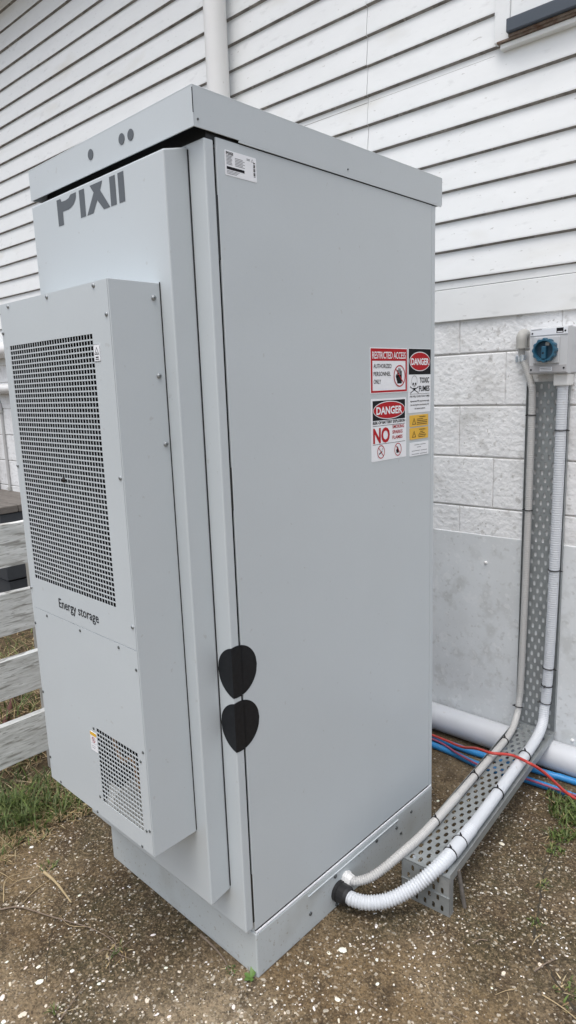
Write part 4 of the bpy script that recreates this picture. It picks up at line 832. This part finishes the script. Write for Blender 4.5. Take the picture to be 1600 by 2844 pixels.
crack([(-0.40, -0.05), (-0.56, -0.12), (-0.62, -0.19), (-0.52, -0.30), (-0.40, -0.37)], 0.0012)
crack([(0.36, 1.05), (0.385, 0.85), (0.43, 0.70), (0.47, 0.58), (0.55, 0.50), (0.64, 0.43)], 0.0035)

# grass, straw, weeds
GREEN = [(.065, .105, .02), (.09, .135, .027), (.045, .075, .016), (.12, .15, .042)]; DRY = [(.38, .29, .15), (.30, .22, .11), (.47, .39, .24), (.22, .15, .08)]
def blades(name, clumps, label, cat):
    b = MB(); b.cols = []
    for cx, cy, rad, n, hmin, hmax, pg in clumps:
        for _ in range(n):
            q = rad*math.sqrt(rnd.random()); a = rnd.uniform(0, 6.28); x, y = cx+q*math.cos(a), cy+q*math.sin(a)
            h = rnd.uniform(hmin, hmax); d = rnd.uniform(0, 6.28); lean = rnd.uniform(.3, 1.4)*h; w = rnd.uniform(.0014, .0036); dry = rnd.random() > pg
            if dry: lean *= 1.8; h *= .45; w *= .7
            c = rnd.choice(DRY if dry else GREEN); f = rnd.uniform(.7, 1.25); px, py = -math.sin(d)*w, math.cos(d)*w; vs = []
            for t_ in (0, .4, .75): vs += [(x+math.cos(d)*lean*t_*t_+px*(1-t_*.5), y+math.sin(d)*lean*t_*t_+py*(1-t_*.5), h*(t_*1.25-.25*t_*t_)-.002), (x+math.cos(d)*lean*t_*t_-px*(1-t_*.5), y+math.sin(d)*lean*t_*t_-py*(1-t_*.5), h*(t_*1.25-.25*t_*t_)-.002)]
            vs.append((x+math.cos(d)*lean, y+math.sin(d)*lean, h*.97-.002))
            b.add(vs, [(0, 1, 3, 2), (2, 3, 5, 4), (4, 5, 6)]); b.cols += [tuple(k_*f for k_ in c)]*7
    o = b.build(name, 'blade', loc=(clumps[0][0], clumps[0][1], 0)); tag(o, label, cat, kind='stuff'); return o
blades('grass', [(-1.12, -0.14, .10, 460, .03, .085, .75), (-1.05, -0.05, .09, 320, .02, .07, .55), (-1.15, 0.03, .12, 300, .02, .07, .45), (-1.02, -0.24, .08, 220, .02, .06, .25), (-.97, -0.33, .08, 160, .015, .05, .1),
                 (-1.0, 0.10, .08, 160, .02, .06, .5), (-1.22, -0.05, .12, 320, .03, .08, .5), (-.90, -0.47, .10, 160, .015, .04, .1), (-1.0, -0.12, .07, 260, .01, .035, .15), (-.96, -0.28, .06, 220, .008, .03, .1), (-1.15, -0.25, .12, 420, .02, .06, .3), (-1.0, 0.03, .06, 160, .01, .04, .2)], 'green and dry grass tufts at the slab edge beside the fence', 'grass')
blades('grass', [(-1.75, .2, .35, 900, .02, .09, .4), (-2.3, .45, .45, 700, .02, .09, .35), (-1.55, .0, .2, 400, .02, .08, .4), (-2.9, .7, .45, 400, .02, .08, .4)], 'rough mixed grass and straw behind the fence boards', 'grass')
blades('grass', [(.345, 1.16, .07, 260, .015, .05, .9), (.40, 1.10, .07, 170, .01, .045, .85), (.27, 1.22, .04, 70, .01, .03, .8), (.36, 1.02, .035, 120, .006, .03, .85), (.375, .95, .03, 70, .005, .02, .8), (.41, .78, .022, 40, .004, .015, .7), (.45, .63, .02, 40, .004, .015, .6),
                 (.60, .48, .04, 60, .004, .016, .5), (.66, .44, .05, 60, .004, .016, .5)], 'low green weeds in the concrete joint below the blue pipes', 'weeds')
blades('grass', [(-.792, -.164, .025, 40, .004, .02, .6), (-.303, -.394, .010, 10, .01, .03, .8), (-.069, -.03, .016, 40, .003, .010, .6), (-.345, -.20, .03, 50, .004, .02, .3)], 'tiny green sprouts in the concrete before the cabinet', 'weeds')
def stalk(pts, r, name, matname, label, cat, group=None):
    b = MB(); P = smooth_path(pts, 0.01); n = len(P); b.tube(P, lambda i: r*(1-.6*i/n), 6); return tag(b.build(name, matname), label, cat, group)
stalk([(-.2153, -.012, .004), (-.15, -.016, .006), (-.10, -.024, .006), (-.076, -.034, .004)], .0034, 'twig', 'twig', 'grey twig lying along the foot of the cabinet plinth', 'twig')
stalk([(-.768, -.19, .012), (-.72, -.187, .012), (-.677, -.187, .010), (-.594, -.193, .006)], .0052, 'dry_stalk', 'straw', 'thick yellow dry stalk on the concrete before the cooling unit', 'stalk')
stalk([(-.731, -.346, .004), (-.692, -.304, .007), (-.593, -.262, .008), (-.514, -.225, .006), (-.455, -.202, .007), (-.375, -.189, .008), (-.307, -.201, .004)], .0021, 'runner', 'twig', 'long thin brown runner trailing across the shelly concrete', 'runner')
stalk([(-.272, -.4, .004), (-.288, -.36, .009), (-.33, -.281, .004)], .0018, 'twig', 'twig', 'short dark twig on the concrete beside the brown runner', 'twig')
stalk([(-.751, -.326, .004), (-.827, -.286, .012), (-.831, -.234, .004)], .0019, 'dry_stalk', 'straw', 'pale bent grass stalk near the edge of the grass', 'stalk')
stalk([(.554, .428, .003), (.6, .424, .006), (.66, .415, .003)], .0018, 'dry_stalk', 'straw', 'pale straight stalk lying along the weedy concrete joint', 'stalk')
stalk([(.512, .480, .004), (.525, .515, .008), (.538, .55, .004)], .0022, 'twig', 'twig', 'short brown twig on the concrete beside the weedy joint', 'twig')
for k in range(5):
    a_ = k*1.3; stalk([(-.345, -.20, .003), (-.345+.03*math.cos(a_), -.20+.03*math.sin(a_), .012), (-.345+.065*math.cos(a_+.3), -.20+.065*math.sin(a_+.3), .003)], .0013, 'rootlet', 'twig', 'fine brown rootlet of the dead weed at the end of the runner', 'rootlet', 'rootlets of the dead weed')
for k in range(34):
    if k < 20: x, y = rnd.uniform(-1.15, -.45), rnd.uniform(-.5, -.08)
    else: x, y = rnd.uniform(.15, .72), rnd.uniform(.1, 1.05)
    a = rnd.uniform(0, 6.28); L = rnd.uniform(.03, .13) if k < 20 else rnd.uniform(.02, .07); c, s = math.cos(a)*L, math.sin(a)*L; bd = rnd.uniform(-.25, .25)
    if x > .0 and .05 < x < .3 and y > .4: x += .3
    stalk([(x, y, .003), (x+c*.5-s*bd, y+s*.5+c*bd, .006), (x+c, y+s, .003)], rnd.uniform(.0009, .0017), 'straw', rnd.choice(['straw', 'twig']),
          'thin dry grass stem lying on the concrete before the cabinet' if k < 20 else 'thin dry stem lying on the concrete beside the cable tray', 'stem', 'loose dry stems before the cabinet' if k < 20 else 'loose dry stems beside the tray')
wd_ = thing('weed', 'small green leafy weed sprouting at the plinth corner', 'weed', (-.014, -.012, 0))
for k, (a, L, tl) in enumerate(((2.0, .022, .9), (3.6, .018, .5), (4.6, .020, .35), (5.6, .014, .3), (1.2, .014, 1.0))):
    b = MB(); ca, sa = math.cos(a), math.sin(a); vs = []
    for t_, w in ((0, .0015), (.35, .0065), (.7, .006), (1.0, .001)):
        r_ = L*t_; z = L*tl*math.sin(t_*1.7)+.002
        vs += [(-.014+ca*r_-sa*w, -.012+sa*r_+ca*w, z), (-.014+ca*r_, -.012+sa*r_, z-.0015), (-.014+ca*r_+sa*w, -.012+sa*r_-ca*w, z)]
    fs = []
    for i in range(3): fs += [(3*i, 3*i+1, 3*i+4, 3*i+3), (3*i+1, 3*i+2, 3*i+5, 3*i+4)]
    b.add(vs, fs, True); b.build('leaf', 'leaf', wd_)
